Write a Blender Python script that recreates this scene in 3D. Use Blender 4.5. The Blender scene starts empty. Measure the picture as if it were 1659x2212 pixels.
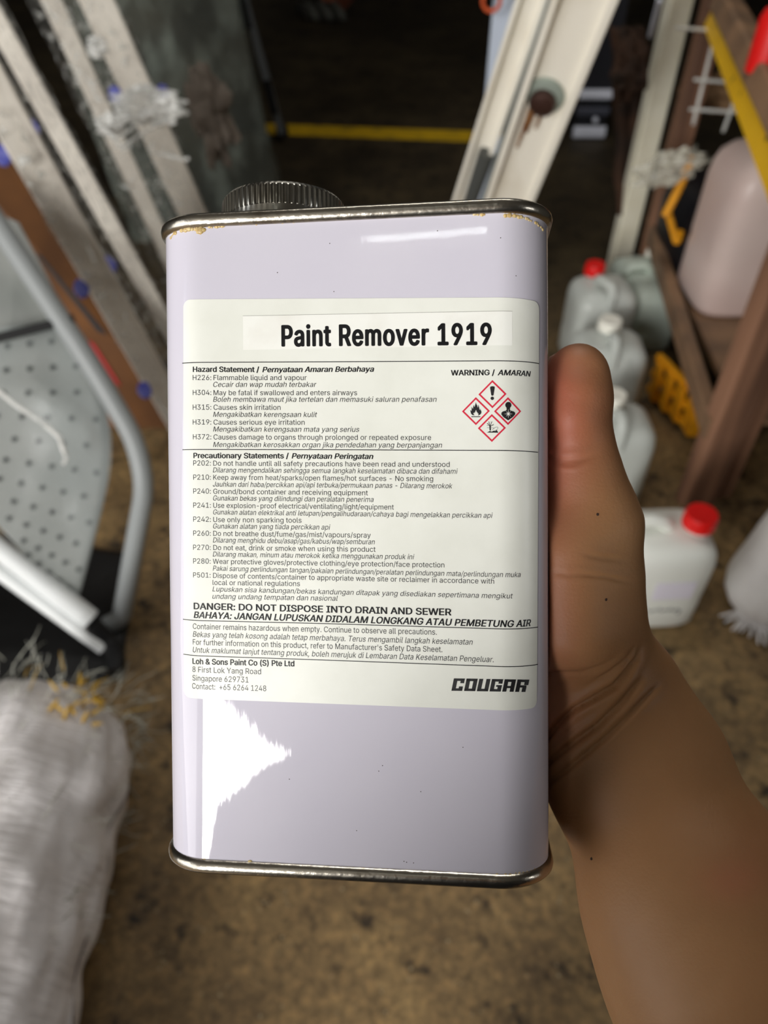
import bpy, bmesh, math, random, os
import numpy as np
from mathutils import Vector, Matrix, noise
from mathutils.geometry import tessellate_polygon, delaunay_2d_cdt
random.seed(7); np.random.seed(7)
SC = bpy.context.scene; COL = SC.collection
# ------------------------------------------------------------------ camera
F_PX = 1660.0; CX, CY = 829.5, 1106.0; CAMZ = 1.3; S2 = math.sqrt(.5)
cd = bpy.data.cameras.new('camera'); cam = bpy.data.objects.new('camera', cd); COL.objects.link(cam)
cam.location = (0, 0, CAMZ); cam.rotation_euler = (math.radians(45), 0, 0)
cd.lens = 4.25; cd.sensor_fit = 'HORIZONTAL'; cd.sensor_width = 4.25*1659/F_PX
cd.clip_start = .01; cd.dof.use_dof = True; cd.dof.focus_distance = .203; cd.dof.aperture_fstop = 1.9
SC.camera = cam
# ------------------------------------------------------------------ light
SC.view_settings.view_transform = 'Standard'; SC.view_settings.look = 'None'
SC.view_settings.exposure = 0.0; SC.view_settings.gamma = 1; SC.view_settings.use_curve_mapping = False
wd = bpy.data.worlds.new('world'); SC.world = wd; wd.use_nodes = True
bg = wd.node_tree.nodes['Background']; bg.inputs[0].default_value = (.75, .85, 1, 1); bg.inputs[1].default_value = .6
def area(name, loc, target, sx, sy, power, col):
    l = bpy.data.lights.new(name, 'AREA'); l.shape = 'RECTANGLE'; l.size = sx; l.size_y = sy; l.energy = power; l.color = col
    o = bpy.data.objects.new(name, l); COL.objects.link(o); o.location = loc
    o.rotation_euler = (Vector(target)-Vector(loc)).to_track_quat('-Z', 'Y').to_euler(); return o
area('daylight', (-1.75, -3.3, 2.0), (-1.75, 0, 2.0), 1.5, 1.9, 400, (1, .98, .95))
area('side_daylight', (-3.38, -1.5, 1.7), (0, -.9, 1.3), 2.6, 2.4, 54, (1, .97, .93))
area('ceiling_lamp_light', (-.345, -.805, 3.12), (-.345, -.805, 0), .38, .0045, .2, (.93, 1, .97))
area('streak_light', (3.35, -1.15, 2.1), (0, -.5, 1.6), .22, 1.05, 16, (.97, .98, 1))  # lamp added for bright streaks along the can's right corner
area('shop_light', (.1, 1.9, 3.1), (.1, 1.7, 0), 1.4, .25, 20, (1, .97, .92))
# ------------------------------------------------------------------ helpers
def Pc(px, py, t):            # a point t metres in front of the photographer
    x = (px-CX)/F_PX; v = (CY-py)/F_PX
    return Vector((x*t, S2*(1+v)*t, CAMZ-S2*(1-v)*t))
def Pz(px, py, z=0.0):
    v = (CY-py)/F_PX; return Pc(px, py, (CAMZ-z)/(S2*(1-v)))
def lin(c):
    r = []
    for k in c[:3]:
        k = k/255; r.append(k/12.92 if k <= .04045 else ((k+.055)/1.055)**2.4)
    return (*r, 1)
def mat(name, c, rough=.5, metal=0, c2=None, nscale=8, nstretch=(1,1,1), bump=0, bscale=40, bstretch=None, trans=0, sss=0, coat=0, spec=.5, ramp=(.35,.65), alpha=1, detail=6, ior=1.45, coords='Object'):
    m = bpy.data.materials.new(name); m.use_nodes = True; N = m.node_tree.nodes; Lk = m.node_tree.links
    b = N['Principled BSDF']; b.inputs['Base Color'].default_value = lin(c); b.inputs['Roughness'].default_value = rough
    b.inputs['Metallic'].default_value = metal; b.inputs['Transmission Weight'].default_value = trans; b.inputs['IOR'].default_value = ior
    b.inputs['Coat Weight'].default_value = coat; b.inputs['Coat Roughness'].default_value = .03; b.inputs['Specular IOR Level'].default_value = spec
    b.inputs['Alpha'].default_value = alpha
    if sss:
        b.inputs['Subsurface Weight'].default_value = sss; b.inputs['Subsurface Radius'].default_value = (1, .5, .3); b.inputs['Subsurface Scale'].default_value = .004
    tc = N.new('ShaderNodeTexCoord')
    def noi(scale, stretch, det=6):
        mp = N.new('ShaderNodeMapping'); mp.inputs['Scale'].default_value = stretch; Lk.new(tc.outputs[coords], mp.inputs[0])
        n = N.new('ShaderNodeTexNoise'); n.inputs['Scale'].default_value = scale; n.inputs['Detail'].default_value = det; Lk.new(mp.outputs[0], n.inputs['Vector']); return n
    if c2:
        n = noi(nscale, nstretch, detail); r = N.new('ShaderNodeValToRGB'); r.color_ramp.elements[0].position = ramp[0]; r.color_ramp.elements[1].position = ramp[1]
        r.color_ramp.elements[0].color = lin(c); r.color_ramp.elements[1].color = lin(c2)
        Lk.new(n.outputs[0], r.inputs[0]); Lk.new(r.outputs[0], b.inputs['Base Color'])
    if bump:
        n = noi(bscale, bstretch or nstretch, 4); bp = N.new('ShaderNodeBump'); bp.inputs['Strength'].default_value = 1; bp.inputs['Distance'].default_value = bump
        Lk.new(n.outputs[0], bp.inputs['Height']); Lk.new(bp.outputs[0], b.inputs['Normal'])
    return m
def film(name, lo=.08, hi=.6, scale=30, stretch=(1,1,1), tint=(215,220,222), ramp=(.42,.68), bump=.004):
    m = mat(name, tint, .25, bump=bump, bscale=scale*1.3, bstretch=stretch); N = m.node_tree.nodes; Lk = m.node_tree.links
    b = N['Principled BSDF']; b.inputs['Specular IOR Level'].default_value = .8
    tc = N.new('ShaderNodeTexCoord'); mp = N.new('ShaderNodeMapping'); mp.inputs['Scale'].default_value = stretch
    n = N.new('ShaderNodeTexNoise'); n.inputs['Scale'].default_value = scale; n.inputs['Detail'].default_value = 3
    r = N.new('ShaderNodeMapRange'); r.inputs[1].default_value = ramp[0]; r.inputs[2].default_value = ramp[1]; r.inputs[3].default_value = lo; r.inputs[4].default_value = hi
    Lk.new(tc.outputs['Object'], mp.inputs[0]); Lk.new(mp.outputs[0], n.inputs['Vector']); Lk.new(n.outputs[0], r.inputs[0]); Lk.new(r.outputs[0], b.inputs['Alpha'])
    return m
class MB:
    def __init__(s): s.v = []; s.f = []
    def add(s, v, f):
        o = len(s.v); s.v += [tuple(x) for x in v]; s.f += [tuple(i+o for i in q) for q in f]; return s
    def beam(s, a, b, w, d, wdir=None, ch=.12):
        a = Vector(a); b = Vector(b); ax = (b-a).normalized()
        if wdir is None: wdir = ax.cross(((a+b)/2-Vector((0,0,CAMZ))).normalized())
        u = Vector(wdir); u = (u-ax*u.dot(ax)).normalized(); q = ax.cross(u)
        c = min(w, d)*ch; pr = [(-w/2+c,-d/2),(w/2-c,-d/2),(w/2,-d/2+c),(w/2,d/2-c),(w/2-c,d/2),(-w/2+c,d/2),(-w/2,d/2-c),(-w/2,-d/2+c)]
        v = [p+u*x+q*y for p in (a, b) for x, y in pr]
        f = [(i, (i+1) % 8, 8+(i+1) % 8, 8+i) for i in range(8)]+[tuple(range(7,-1,-1)), tuple(range(8,16))]
        return s.add(v, f)
    def tube(s, pts, r, n=10, cap=True):
        pts = [Vector(p) for p in pts]; rs = r if isinstance(r, (list, tuple)) else [r]*len(pts)
        prev = None; v = []; f = []
        for i, p in enumerate(pts):
            t = (pts[min(i+1, len(pts)-1)]-pts[max(i-1, 0)]).normalized()
            if prev is None: u = t.orthogonal().normalized()
            else: u = (prev-t*prev.dot(t)).normalized()
            prev = u; w = t.cross(u)
            v += [p+(u*math.cos(2*math.pi*k/n)+w*math.sin(2*math.pi*k/n))*rs[i] for k in range(n)]
        for i in range(len(pts)-1):
            f += [(i*n+k, i*n+(k+1) % n, (i+1)*n+(k+1) % n, (i+1)*n+k) for k in range(n)]
        if cap: f += [tuple(range(n-1,-1,-1)), tuple(range((len(pts)-1)*n, len(pts)*n))]
        return s.add(v, f)
    def lathe(s, prof, c=(0,0,0), n=32, sec=None):
        v = []; f = []; m = len(prof)
        for (r, z) in prof: v += [(c[0]+r*math.cos(2*math.pi*k/n), c[1]+r*math.sin(2*math.pi*k/n), c[2]+z) for k in range(n)]
        for i in range(m-1): f += [(i*n+k, i*n+(k+1) % n, (i+1)*n+(k+1) % n, (i+1)*n+k) for k in range(n)]
        f += [tuple(range(n-1,-1,-1)), tuple(range((m-1)*n, m*n))]
        return s.add(v, f)
    def loft(s, secs, cap=True):
        n = len(secs[0]); v = [p for q in secs for p in q]; f = []
        for i in range(len(secs)-1): f += [(i*n+k, i*n+(k+1) % n, (i+1)*n+(k+1) % n, (i+1)*n+k) for k in range(n)]
        if cap: f += [tuple(range(n-1,-1,-1)), tuple(range((len(secs)-1)*n, len(secs)*n))]
        return s.add(v, f)
    def grid(s, fn, nu, nv, thick=None):
        v = [fn(i/nu, j/nv) for j in range(nv+1) for i in range(nu+1)]
        return s.add(v, [(j*(nu+1)+i, j*(nu+1)+i+1, (j+1)*(nu+1)+i+1, (j+1)*(nu+1)+i) for j in range(nv) for i in range(nu)])
    def build(s, name, m, parent=None, smooth=True, origin=None, ang=35, solid=0, **kw):
        me = bpy.data.meshes.new(name); o = Vector(origin) if origin is not None else Vector((0,0,0))
        if parent is not None and origin is None: o = parent.get('_o', None); o = Vector(o) if o is not None else Vector((0,0,0))
        me.from_pydata([tuple(Vector(p)-o) for p in s.v], [], s.f)
        bm = bmesh.new(); bm.from_mesh(me); bmesh.ops.recalc_face_normals(bm, faces=bm.faces); bm.to_mesh(me); bm.free()
        if smooth:
            me.polygons.foreach_set('use_smooth', [True]*len(me.polygons)); me.set_sharp_from_angle(angle=math.radians(ang))
        me.materials.append(m); ob = bpy.data.objects.new(name, me); COL.objects.link(ob)
        if parent is None: ob.location = o
        else: ob.parent = parent
        if solid:
            md = ob.modifiers.new('solid', 'SOLIDIFY'); md.thickness = solid; md.offset = 0
        for k, val in kw.items(): ob[k] = val
        return ob
TMP = []
def thing(name, label, cat, loc, group=None, kind=None):   # an Empty at the base; parts are given in world coordinates
    o = bpy.data.objects.new(name, None); COL.objects.link(o); o.location = loc; o['_o'] = tuple(loc); TMP.append(o)
    o.empty_display_size = .05; o['label'] = label; o['category'] = cat
    if group: o['group'] = group
    if kind: o['kind'] = kind
    return o
def tag(o, label, cat, group=None, kind=None):
    o['label'] = label; o['category'] = cat
    if group: o['group'] = group
    if kind: o['kind'] = kind
    return o
def arc(c, r, a0, a1, n, u, v): return [Vector(c)+Vector(u)*r*math.cos(a0+(a1-a0)*k/n)+Vector(v)*r*math.sin(a0+(a1-a0)*k/n) for k in range(n+1)]
def nz(p, s=1.0, seed=0): return noise.noise(Vector(p)*s+Vector((seed*7.3, seed*3.1, seed*5.7)))
# ------------------------------------------------------------------ the place
def floor_mat():
    m = mat('concrete', (118,96,64), .62); N = m.node_tree.nodes; Lk = m.node_tree.links; b = N['Principled BSDF']
    tc = N.new('ShaderNodeTexCoord')
    def noi(sc, det, rough=.55):
        n = N.new('ShaderNodeTexNoise'); n.inputs['Scale'].default_value = sc; n.inputs['Detail'].default_value = det; n.inputs['Roughness'].default_value = rough; Lk.new(tc.outputs['Object'], n.inputs['Vector']); return n
    def ramp(src, els):
        r = N.new('ShaderNodeValToRGB'); cr = r.color_ramp
        while len(cr.elements) < len(els): cr.elements.new(.5)
        for e, (p, c) in zip(cr.elements, els): e.position = p; e.color = lin(c)
        Lk.new(src, r.inputs[0]); return r
    def mix(fac, a, bb, mode='MIX'):
        x = N.new('ShaderNodeMix'); x.data_type = 'RGBA'; x.blend_type = mode
        if isinstance(fac, float): x.inputs[0].default_value = fac
        else: Lk.new(fac, x.inputs[0])
        Lk.new(a, x.inputs[6])
        if isinstance(bb, tuple): x.inputs[7].default_value = lin(bb)
        else: Lk.new(bb, x.inputs[7])
        return x.outputs[2]
    base = ramp(noi(5, 8, .65).outputs[0], [(.3,(116,94,66)),(.5,(162,134,92)),(.68,(196,164,112))])
    fine = ramp(noi(60, 5, .7).outputs[0], [(.36,(70,66,60)),(.52,(150,148,142)),(.66,(215,205,190))])
    c = mix(.55, base.outputs[0], fine.outputs[0], 'OVERLAY')
    dark = ramp(noi(17, 4, .6).outputs[0], [(.56,(0,0,0)),(.68,(255,255,255))])
    c = mix(dark.outputs[0], c, (52,42,30))
    vo = N.new('ShaderNodeTexVoronoi'); vo.inputs['Scale'].default_value = 75; Lk.new(tc.outputs['Object'], vo.inputs['Vector'])
    r2 = ramp(vo.outputs['Distance'], [(.10,(255,255,255)),(.22,(0,0,0))])
    sel = ramp(noi(35, 2).outputs[0], [(.52,(0,0,0)),(.6,(255,255,255))])
    mm_ = N.new('ShaderNodeMath'); mm_.operation = 'MULTIPLY'; Lk.new(r2.outputs[0], mm_.inputs[0]); Lk.new(sel.outputs[0], mm_.inputs[1])
    c = mix(mm_.outputs[0], c, (178,160,125))
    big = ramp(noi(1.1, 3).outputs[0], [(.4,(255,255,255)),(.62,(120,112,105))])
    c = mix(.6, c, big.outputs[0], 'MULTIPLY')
    # concrete colour darkens with distance, in place of daylight falling off
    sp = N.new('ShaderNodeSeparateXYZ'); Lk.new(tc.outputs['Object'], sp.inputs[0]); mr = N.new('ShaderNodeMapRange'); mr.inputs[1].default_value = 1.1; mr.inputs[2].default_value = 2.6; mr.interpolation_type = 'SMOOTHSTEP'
    Lk.new(sp.outputs['Y'], mr.inputs[0]); wh = N.new('ShaderNodeRGB'); wh.outputs[0].default_value = (1,1,1,1); far_shade = mix(mr.outputs[0], wh.outputs[0], (128,134,142)); c = mix(1.0, c, far_shade, 'MULTIPLY')
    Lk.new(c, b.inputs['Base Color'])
    bp = N.new('ShaderNodeBump'); bp.inputs['Distance'].default_value = .002; Lk.new(noi(50, 6).outputs[0], bp.inputs['Height']); Lk.new(bp.outputs[0], b.inputs['Normal'])
    return m
def slab(name, x0, x1, y0, y1, z0, z1, m, **kw):
    mb = MB(); v = [(x, y, z) for z in (z0, z1) for y in (y0, y1) for x in (x0, x1)]
    mb.add(v, [(0,2,3,1),(4,5,7,6),(0,1,5,4),(2,6,7,3),(0,4,6,2),(1,3,7,5)]); return mb.build(name, m, smooth=False, **kw)
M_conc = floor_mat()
M_wall = mat('painted_block', (96,94,88), .8, c2=(70,68,62), nscale=3, bump=.003, bscale=25)
M_ceil = mat('ceiling_board', (120,118,112), .85, c2=(95,92,86), nscale=2)
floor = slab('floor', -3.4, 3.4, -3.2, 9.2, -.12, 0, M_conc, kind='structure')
slab('ceiling', -3.4, 3.4, -3.2, 9.2, 3.25, 3.4, M_ceil, kind='structure')
slab('wall_left', -3.55, -3.4, -.1, 9.2, 0, 3.25, M_wall, kind='structure')   # open beside the photographer: a roller door stands up
slab('wall_right', 3.4, 3.55, -3.2, 9.2, 0, 3.25, M_wall, kind='structure')
slab('wall_far', -3.4, 3.4, 9.2, 9.35, 0, 3.25, M_wall, kind='structure')
# wall behind the photographer, with the roller-door opening daylight enters by (its right edge is cut to shape the can's reflection)
op = [(-2.2,0.9),(-1.75,0.9),(-1.66,1.3),(-1.52,2.0),(-1.38,2.14),(-1.39,2.3),(-1.22,2.31),(-1.10,2.42),(-1.38,2.57),(-1.66,2.76),(-2.2,2.78)]
outer = [(-3.4,0),(3.4,0),(3.4,3.25),(-3.4,3.25)]
tri = tessellate_polygon([[Vector((x, z, 0)) for x, z in outer], [Vector((x, z, 0)) for x, z in op]])
pts2 = outer+op; mb = MB(); mb.add([(x, -3.0, z) for x, z in pts2], [t for t in tri])
mb.build('wall_back', M_wall, smooth=False, solid=.04, kind='structure')
slab('streak_panel_1', 3.36, 3.40, -1.35, -.95, 1.5, 2.7, mat('streak_panel_grey', (120,120,116), .5), kind='structure')  # panel added behind the streak lamp; the wall has no opening here
M_yel = mat('worn_yellow_paint', (228,184,26), .6, c2=(170,140,36), nscale=14, ramp=(.5,.75))
mb = MB(); a = Pz(560,278); b = Pz(1120,299)
for k in range(24):
    p = a.lerp(b, k/24); q = a.lerp(b, (k+1)/24); w = .072
    mb.add([p+Vector((0,-w,.0012)), q+Vector((0,-w,.0012)), q+Vector((0,w,.0012)), p+Vector((0,w,.0012))], [(0,1,2,3)])
mb.build('painted_line', M_yel, floor, smooth=False)
# ceiling lamp seen only as a thin reflection in the can
M_tube = mat('lamp_body', (225,225,220), .4)
lampo = thing('ceiling_lamp', 'slim white fluorescent batten on the ceiling above the photographer', 'ceiling lamp', (-.35,-.84,3.25))
MB().beam((-.60,-.84,3.20), (-.10,-.84,3.20), .07, .09, (0,1,0)).build('housing', M_tube, lampo)
# ------------------------------------------------------------------ the can
WB, DB, RB, HB = .106, .058, .014, .1701137
yaw, pit, rol = .11550809, -.02204077, .00605007; TC = Vector((-.00633156, -.00839947, .2300909))
Bm = Matrix(((1,0,0),(0,0,1),(0,1,0)))
Ry = Matrix(((math.cos(yaw),0,math.sin(yaw)),(0,1,0),(-math.sin(yaw),0,math.cos(yaw))))
Rx = Matrix(((1,0,0),(0,math.cos(pit),-math.sin(pit)),(0,math.sin(pit),math.cos(pit))))
Rz = Matrix(((math.cos(rol),-math.sin(rol),0),(math.sin(rol),math.cos(rol),0),(0,0,1)))
RL = Rz@Rx@Ry@Bm                                   # can -> camera axes
MW = Matrix(((1,0,0),(0,S2,S2),(0,S2,-S2)))        # camera axes -> world
SEAM = .0034; ZB = HB/2+SEAM
Rworld = MW@RL; cw = MW@TC+Vector((0,0,CAMZ))
can = bpy.data.objects.new('metal_can', None); COL.objects.link(can); can.empty_display_size = .05
mw = Rworld.to_4x4(); mw.translation = cw+Rworld@Vector((0,0,-ZB)); can.matrix_world = mw
tag(can, 'lavender rectangular paint remover can held up in the hand, silver screw cap and rims', 'can'); can['_o'] = (0,0,-ZB)
def sect(o=0, n=14):
    r = RB+o; q = []
    for sx, sy, a0 in ((1,-1,-90),(1,1,0),(-1,1,90),(-1,-1,180)):
        for k in range(n+1):
            a = math.radians(a0+90*k/n); q.append((sx*(WB/2-RB)+r*math.cos(a), sy*(DB/2-RB)+r*math.sin(a)))
    return q
def surf(u, v, off=0):     # millimetres on the front face -> can space
    u *= .001; v *= .001; off *= .001; L = WB/2-RB
    if abs(u) <= L: return Vector((u, -DB/2-off, v))
    s = 1 if u > 0 else -1; a = (abs(u)-L)/RB; r = RB+off
    return Vector((s*(L+r*math.sin(a)), -(DB/2-RB)-r*math.cos(a), v))
M_lav = mat('lavender_enamel', (208,204,216), .025, c2=(211,207,218), nscale=30, coat=0, bump=.00004, bscale=150, bstretch=(1,1,.06), spec=.5)
M_tin = mat('tinplate', (178,172,160), .27, 1, c2=(120,108,90), nscale=60, ramp=(.55,.8), bump=.00015, bscale=400)
M_tin2 = mat('tinplate_cap', (172,170,162), .24, 1, c2=(140,134,120), nscale=90, ramp=(.5,.8), bump=.00005, bscale=500)
mb = MB(); zs = [-HB/2-.003]+[-HB/2+.153*k/24 for k in range(25)]+[-HB/2+.153+(HB-.153)*k/16 for k in range(1,17)]+[HB/2+.003]
ring_ = sect(); ring_ = ring_+[(-(WB/2-RB)+(WB-2*RB)*k/26, -DB/2) for k in range(1,26)]
def bodypt(x, y, z):
    if y < -DB/2+1e-6 and abs(x) <= WB/2-RB+1e-6 and z > .068:
        s = min(1, (z-.068)/.0171); w = max(0, 1-((x-.017)/.022)**2); return (x, y+DENT*w*w*s*s*(3-2*s), z)
    return (x, y, z)
DENT = .000005
mb.loft([[bodypt(x, y, z) for x, y in ring_] for z in zs]); mb.build('body', M_lav, can, ang=60)
prof = [(-.0002,-.0004),(.0006,-.0002),(.0011,.0006),(.0013,.0016),(.0011,.0026),(.0004,.0033),(-.0006,.0034),(-.0014,.0028),(-.0016,.0014),(-.0017,-.0016)]
for s, nm in ((1,'top_rim'),(-1,'bottom_rim')):
    mb = MB(); mb.loft([[(x, y, s*(HB/2+z)) for x, y in sect(o)] for o, z in prof], cap=False)
    q = sect(-.0017); z = s*(HB/2-.0016 if s > 0 else HB/2-.0016); mb.loft([[(x, y, z) for x, y in q], [(x*.93, y*.9, z) for x, y in q], [(x*.9, y*.85, z+s*.0008) for x, y in q]])
    mb.build(nm, M_tin, can, ang=50)
# neck and screw cap
capc = (-.0232, 0); zt = HB/2
mb = MB(); mb.lathe([(.0172,-.0016),(.0170,.004),(.0160,.0045),(.0160,.006)], (capc[0], capc[1], zt), 48); mb.build('neck', M_tin2, can)
mb = MB(); n = 276; prof = [(.0165,.0036,0),(.0179,.0036,0),(.0186,.0042,0),(.0187,.0050,0),(.0182,.0058,0),(.0181,.0068,0),(.01812,.0094,0),(.0180,.0098,1),(.0180,.0142,1),(.0178,.0150,.3),(.0171,.0158,0),(.0150,.0160,0),(.0145,.0152,0),(.004,.0152,0)]
v = []; f = []
for r, z, g in prof:
    for k in range(n):
        a = 2*math.pi*k/n; rr = r+g*(.00028 if (k % 4) < 2 else -.00022); v.append((capc[0]+rr*math.cos(a), capc[1]+rr*math.sin(a), zt+z))
for i in range(len(prof)-1): f += [(i*n+k, i*n+(k+1) % n, (i+1)*n+(k+1) % n, (i+1)*n+k) for k in range(n)]
f += [tuple(range(n-1,-1,-1)), tuple(range((len(prof)-1)*n, len(prof)*n))]
mb.add(v, f); mb.build('screw_cap', M_tin2, can, ang=30, label='ribbed silver screw cap')
# hardened drips below the rim
M_drip = mat('dried_amber_residue', (214,176,112), .3, c2=(235,205,150), nscale=400, sss=.3)
mb = MB()
def blob(u, v, r, sq=1):
    c = surf(u, v, 0); nn = (surf(u, v, 1)-c).normalized(); t = Vector((0,0,1)); s = nn.cross(t)
    vs = []; fs = []; n = 8
    for i in range(5):
        a = math.pi/2*i/4
        for k in range(n):
            b_ = 2*math.pi*k/n; rr = r*math.cos(a)*(1+.25*nz((u*3+k, v, i), 1.3))
            vs.append(c+(s*math.cos(b_)*1.1+t*math.sin(b_)*sq)*rr*.001+nn*(r*.55*math.sin(a))*.001)
    for i in range(4): fs += [(i*n+k, i*n+(k+1) % n, (i+1)*n+(k+1) % n, (i+1)*n+k) for k in range(n)]
    mb.add(vs, fs)
for (u0, u1, v0, v1, r, n) in [(-49.5,-46.5,83.6,84.6,.5,7),(-44.6,-42,84.5,84.6,.7,6),(-41.8,-37.2,84.3,84.4,.45,8),(-39.2,-38,83.9,83.9,.95,3),(-36.5,-32,84.6,84.7,.4,7),(-28,-22,84.9,85,.28,6),(-19,-13,84.95,85,.25,6),(33,36,84.7,84.5,.4,5),(41,44,84.2,84.0,.5,5),(44,49,84.1,83.5,.42,8),(50,54,83.4,82.4,.45,7),(-27,-27,-84.8,-84.8,.5,1),(-41,-39.5,-84.9,-84.9,.3,3),(38,50,-84.8,-84.6,.25,10)]:
    for k in range(n):
        s = (k+.5)/n; blob(u0+(u1-u0)*s+random.uniform(-.2,.2), v0+(v1-v0)*s+random.uniform(-.15,.15), r*random.uniform(.6,1.25), random.uniform(.7,1.1))
mb.build('dried_drip', M_drip, can, kind='stuff', ang=80)
mb = MB(); M_speck = mat('dark_speck', (60,52,48), .7)
for (u, v) in [(-4,79),(-2,52),(24,81),(40,78.5),(44,69),(8,-59),(9,-57.5),(19,-64),(-16,-62),(2,-75),(14.5,-82.6),(15.2,-82.8),(17,-82.9),(30,-52),(-18,72),(-3,66.5)]: blob(u, v, .13)
mb.build('dirt_speck', M_speck, can, kind='stuff')
# label: paper, title sticker, rules, lettering, symbols
M_paper = mat('label_paper', (236,237,228), .32, c2=(228,229,219), nscale=60, ramp=(.4,.7), bump=.00003, bscale=300)
M_patch = mat('sticker_paper', (243,243,236), .30, c2=(233,231,222), nscale=70, ramp=(.5,.75), bump=.00004, bscale=300)
M_ink = mat('black_ink', (32,32,34), .4); M_red = mat('red_ink', (214,32,62), .4)
def sheet(quadpts, off, rad, m, name, parent, nu=110, nv=6):
    (a, b, c, d) = quadpts; mb = MB()       # tl, tr, br, bl in mm
    W_ = (Vector(b)-Vector(a)).length; H_ = (Vector(d)-Vector(a)).length
    us = sorted(set([i/nu for i in range(nu+1)]+[rad/W_*(1-math.cos(k*math.pi/16)) for k in range(9)]+[1-rad/W_*(1-math.cos(k*math.pi/16)) for k in range(9)]))
    vs = []
    for s in us:
        e = min(s, 1-s)*W_; ins = rad-math.sqrt(max(0, rad*rad-(rad-e)**2)) if e < rad else 0
        for j in range(nv+1):
            t = (ins+(H_-2*ins)*j/nv)/H_
            p = (Vector(a)*(1-s)+Vector(b)*s)*(1-t)+(Vector(d)*(1-s)+Vector(c)*s)*t; vs.append(surf(p.x, p.y, off))
    n = nv+1; f = [(i*n+j, i*n+j+1, (i+1)*n+j+1, (i+1)*n+j) for i in range(len(us)-1) for j in range(nv)]
    base = len(vs); edge = []
    mb.add(vs, f); return mb.build(name, m, parent, ang=60)
lab = sheet([(-44.1,65.9),(51.6,63.1),(50.3,-42.2),(-45.6,-41.0)], .12, 2.0, M_paper, 'label', can)
lab['_o'] = (0,0,-ZB); lab['label'] = 'off-white printed hazard label'
sheet([(-27.4,60.9),(42.9,59.9),(42.9,51.3),(-27.4,52.0)], .15, .15, M_patch, 'title_sticker', lab, 80, 2)
M_edge = mat('sticker_edge', (150,148,140), .5)
mb = MB()
def flat(mb, poly, off, lim=38.0, mx=.7):
    tris = tessellate_polygon([[Vector((x, y, 0)) for x, y in poly]]); st = [[Vector(poly[i]).to_2d() for i in t] for t in tris]
    while st:
        t = st.pop(); L = [(t[i]-t[(i+1) % 3]).length for i in range(3)]; k = L.index(max(L))
        if L[k] > mx and max(abs(p.x) for p in t) > lim:
            m_ = (t[k]+t[(k+1) % 3])/2; st.append([t[k], m_, t[(k+2) % 3]]); st.append([m_, t[(k+1) % 3], t[(k+2) % 3]])
        else: mb.add([surf(p.x, p.y, off) for p in t], [(0,1,2)])
def rule(mb, pts, w, off, step=1.2):
    for (x0, y0), (x1, y1) in zip(pts, pts[1:]):
        n = max(1, int(abs(x1-x0)/step)); 
        for k in range(n):
            xa = x0+(x1-x0)*k/n; xb = x0+(x1-x0)*(k+1)/n; ya = y0+(y1-y0)*k/n; yb = y0+(y1-y0)*(k+1)/n
            if abs(x1-x0) < 1e-6: mb.add([surf(xa-w/2, ya, off), surf(xa+w/2, ya, off), surf(xa+w/2, yb, off), surf(xa-w/2, yb, off)], [(0,1,2,3)])
            else: mb.add([surf(xa, ya-w/2, off), surf(xb, yb-w/2, off), surf(xb, yb+w/2, off), surf(xa, ya+w/2, off)], [(0,1,2,3)])
rule(mb, [(-27.4,60.95),(42.9,59.95)], .09, .17); rule(mb, [(42.9,59.9),(42.901,51.3)], .07, .17)
mb.build('sticker_edge', M_edge, lab)
for r_ in [[(-44.75,49.15),(-5,48.3),(42,47.35),(51.4,47.3)],[(-45.07,25.95),(-6.3,25.4),(42,24.6),(50.9,24.3)],[(-45.6,-19.9),(-6.6,-20.3),(42,-21.1),(50.75,-21.27)],[(-45.6,-29.4),(-6.6,-29.95),(42,-30.8),(50.7,-31.03)]]:
    mb = MB(); rule(mb, r_, .22, .15); mb.build('printed_rule', M_ink, lab)
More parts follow.
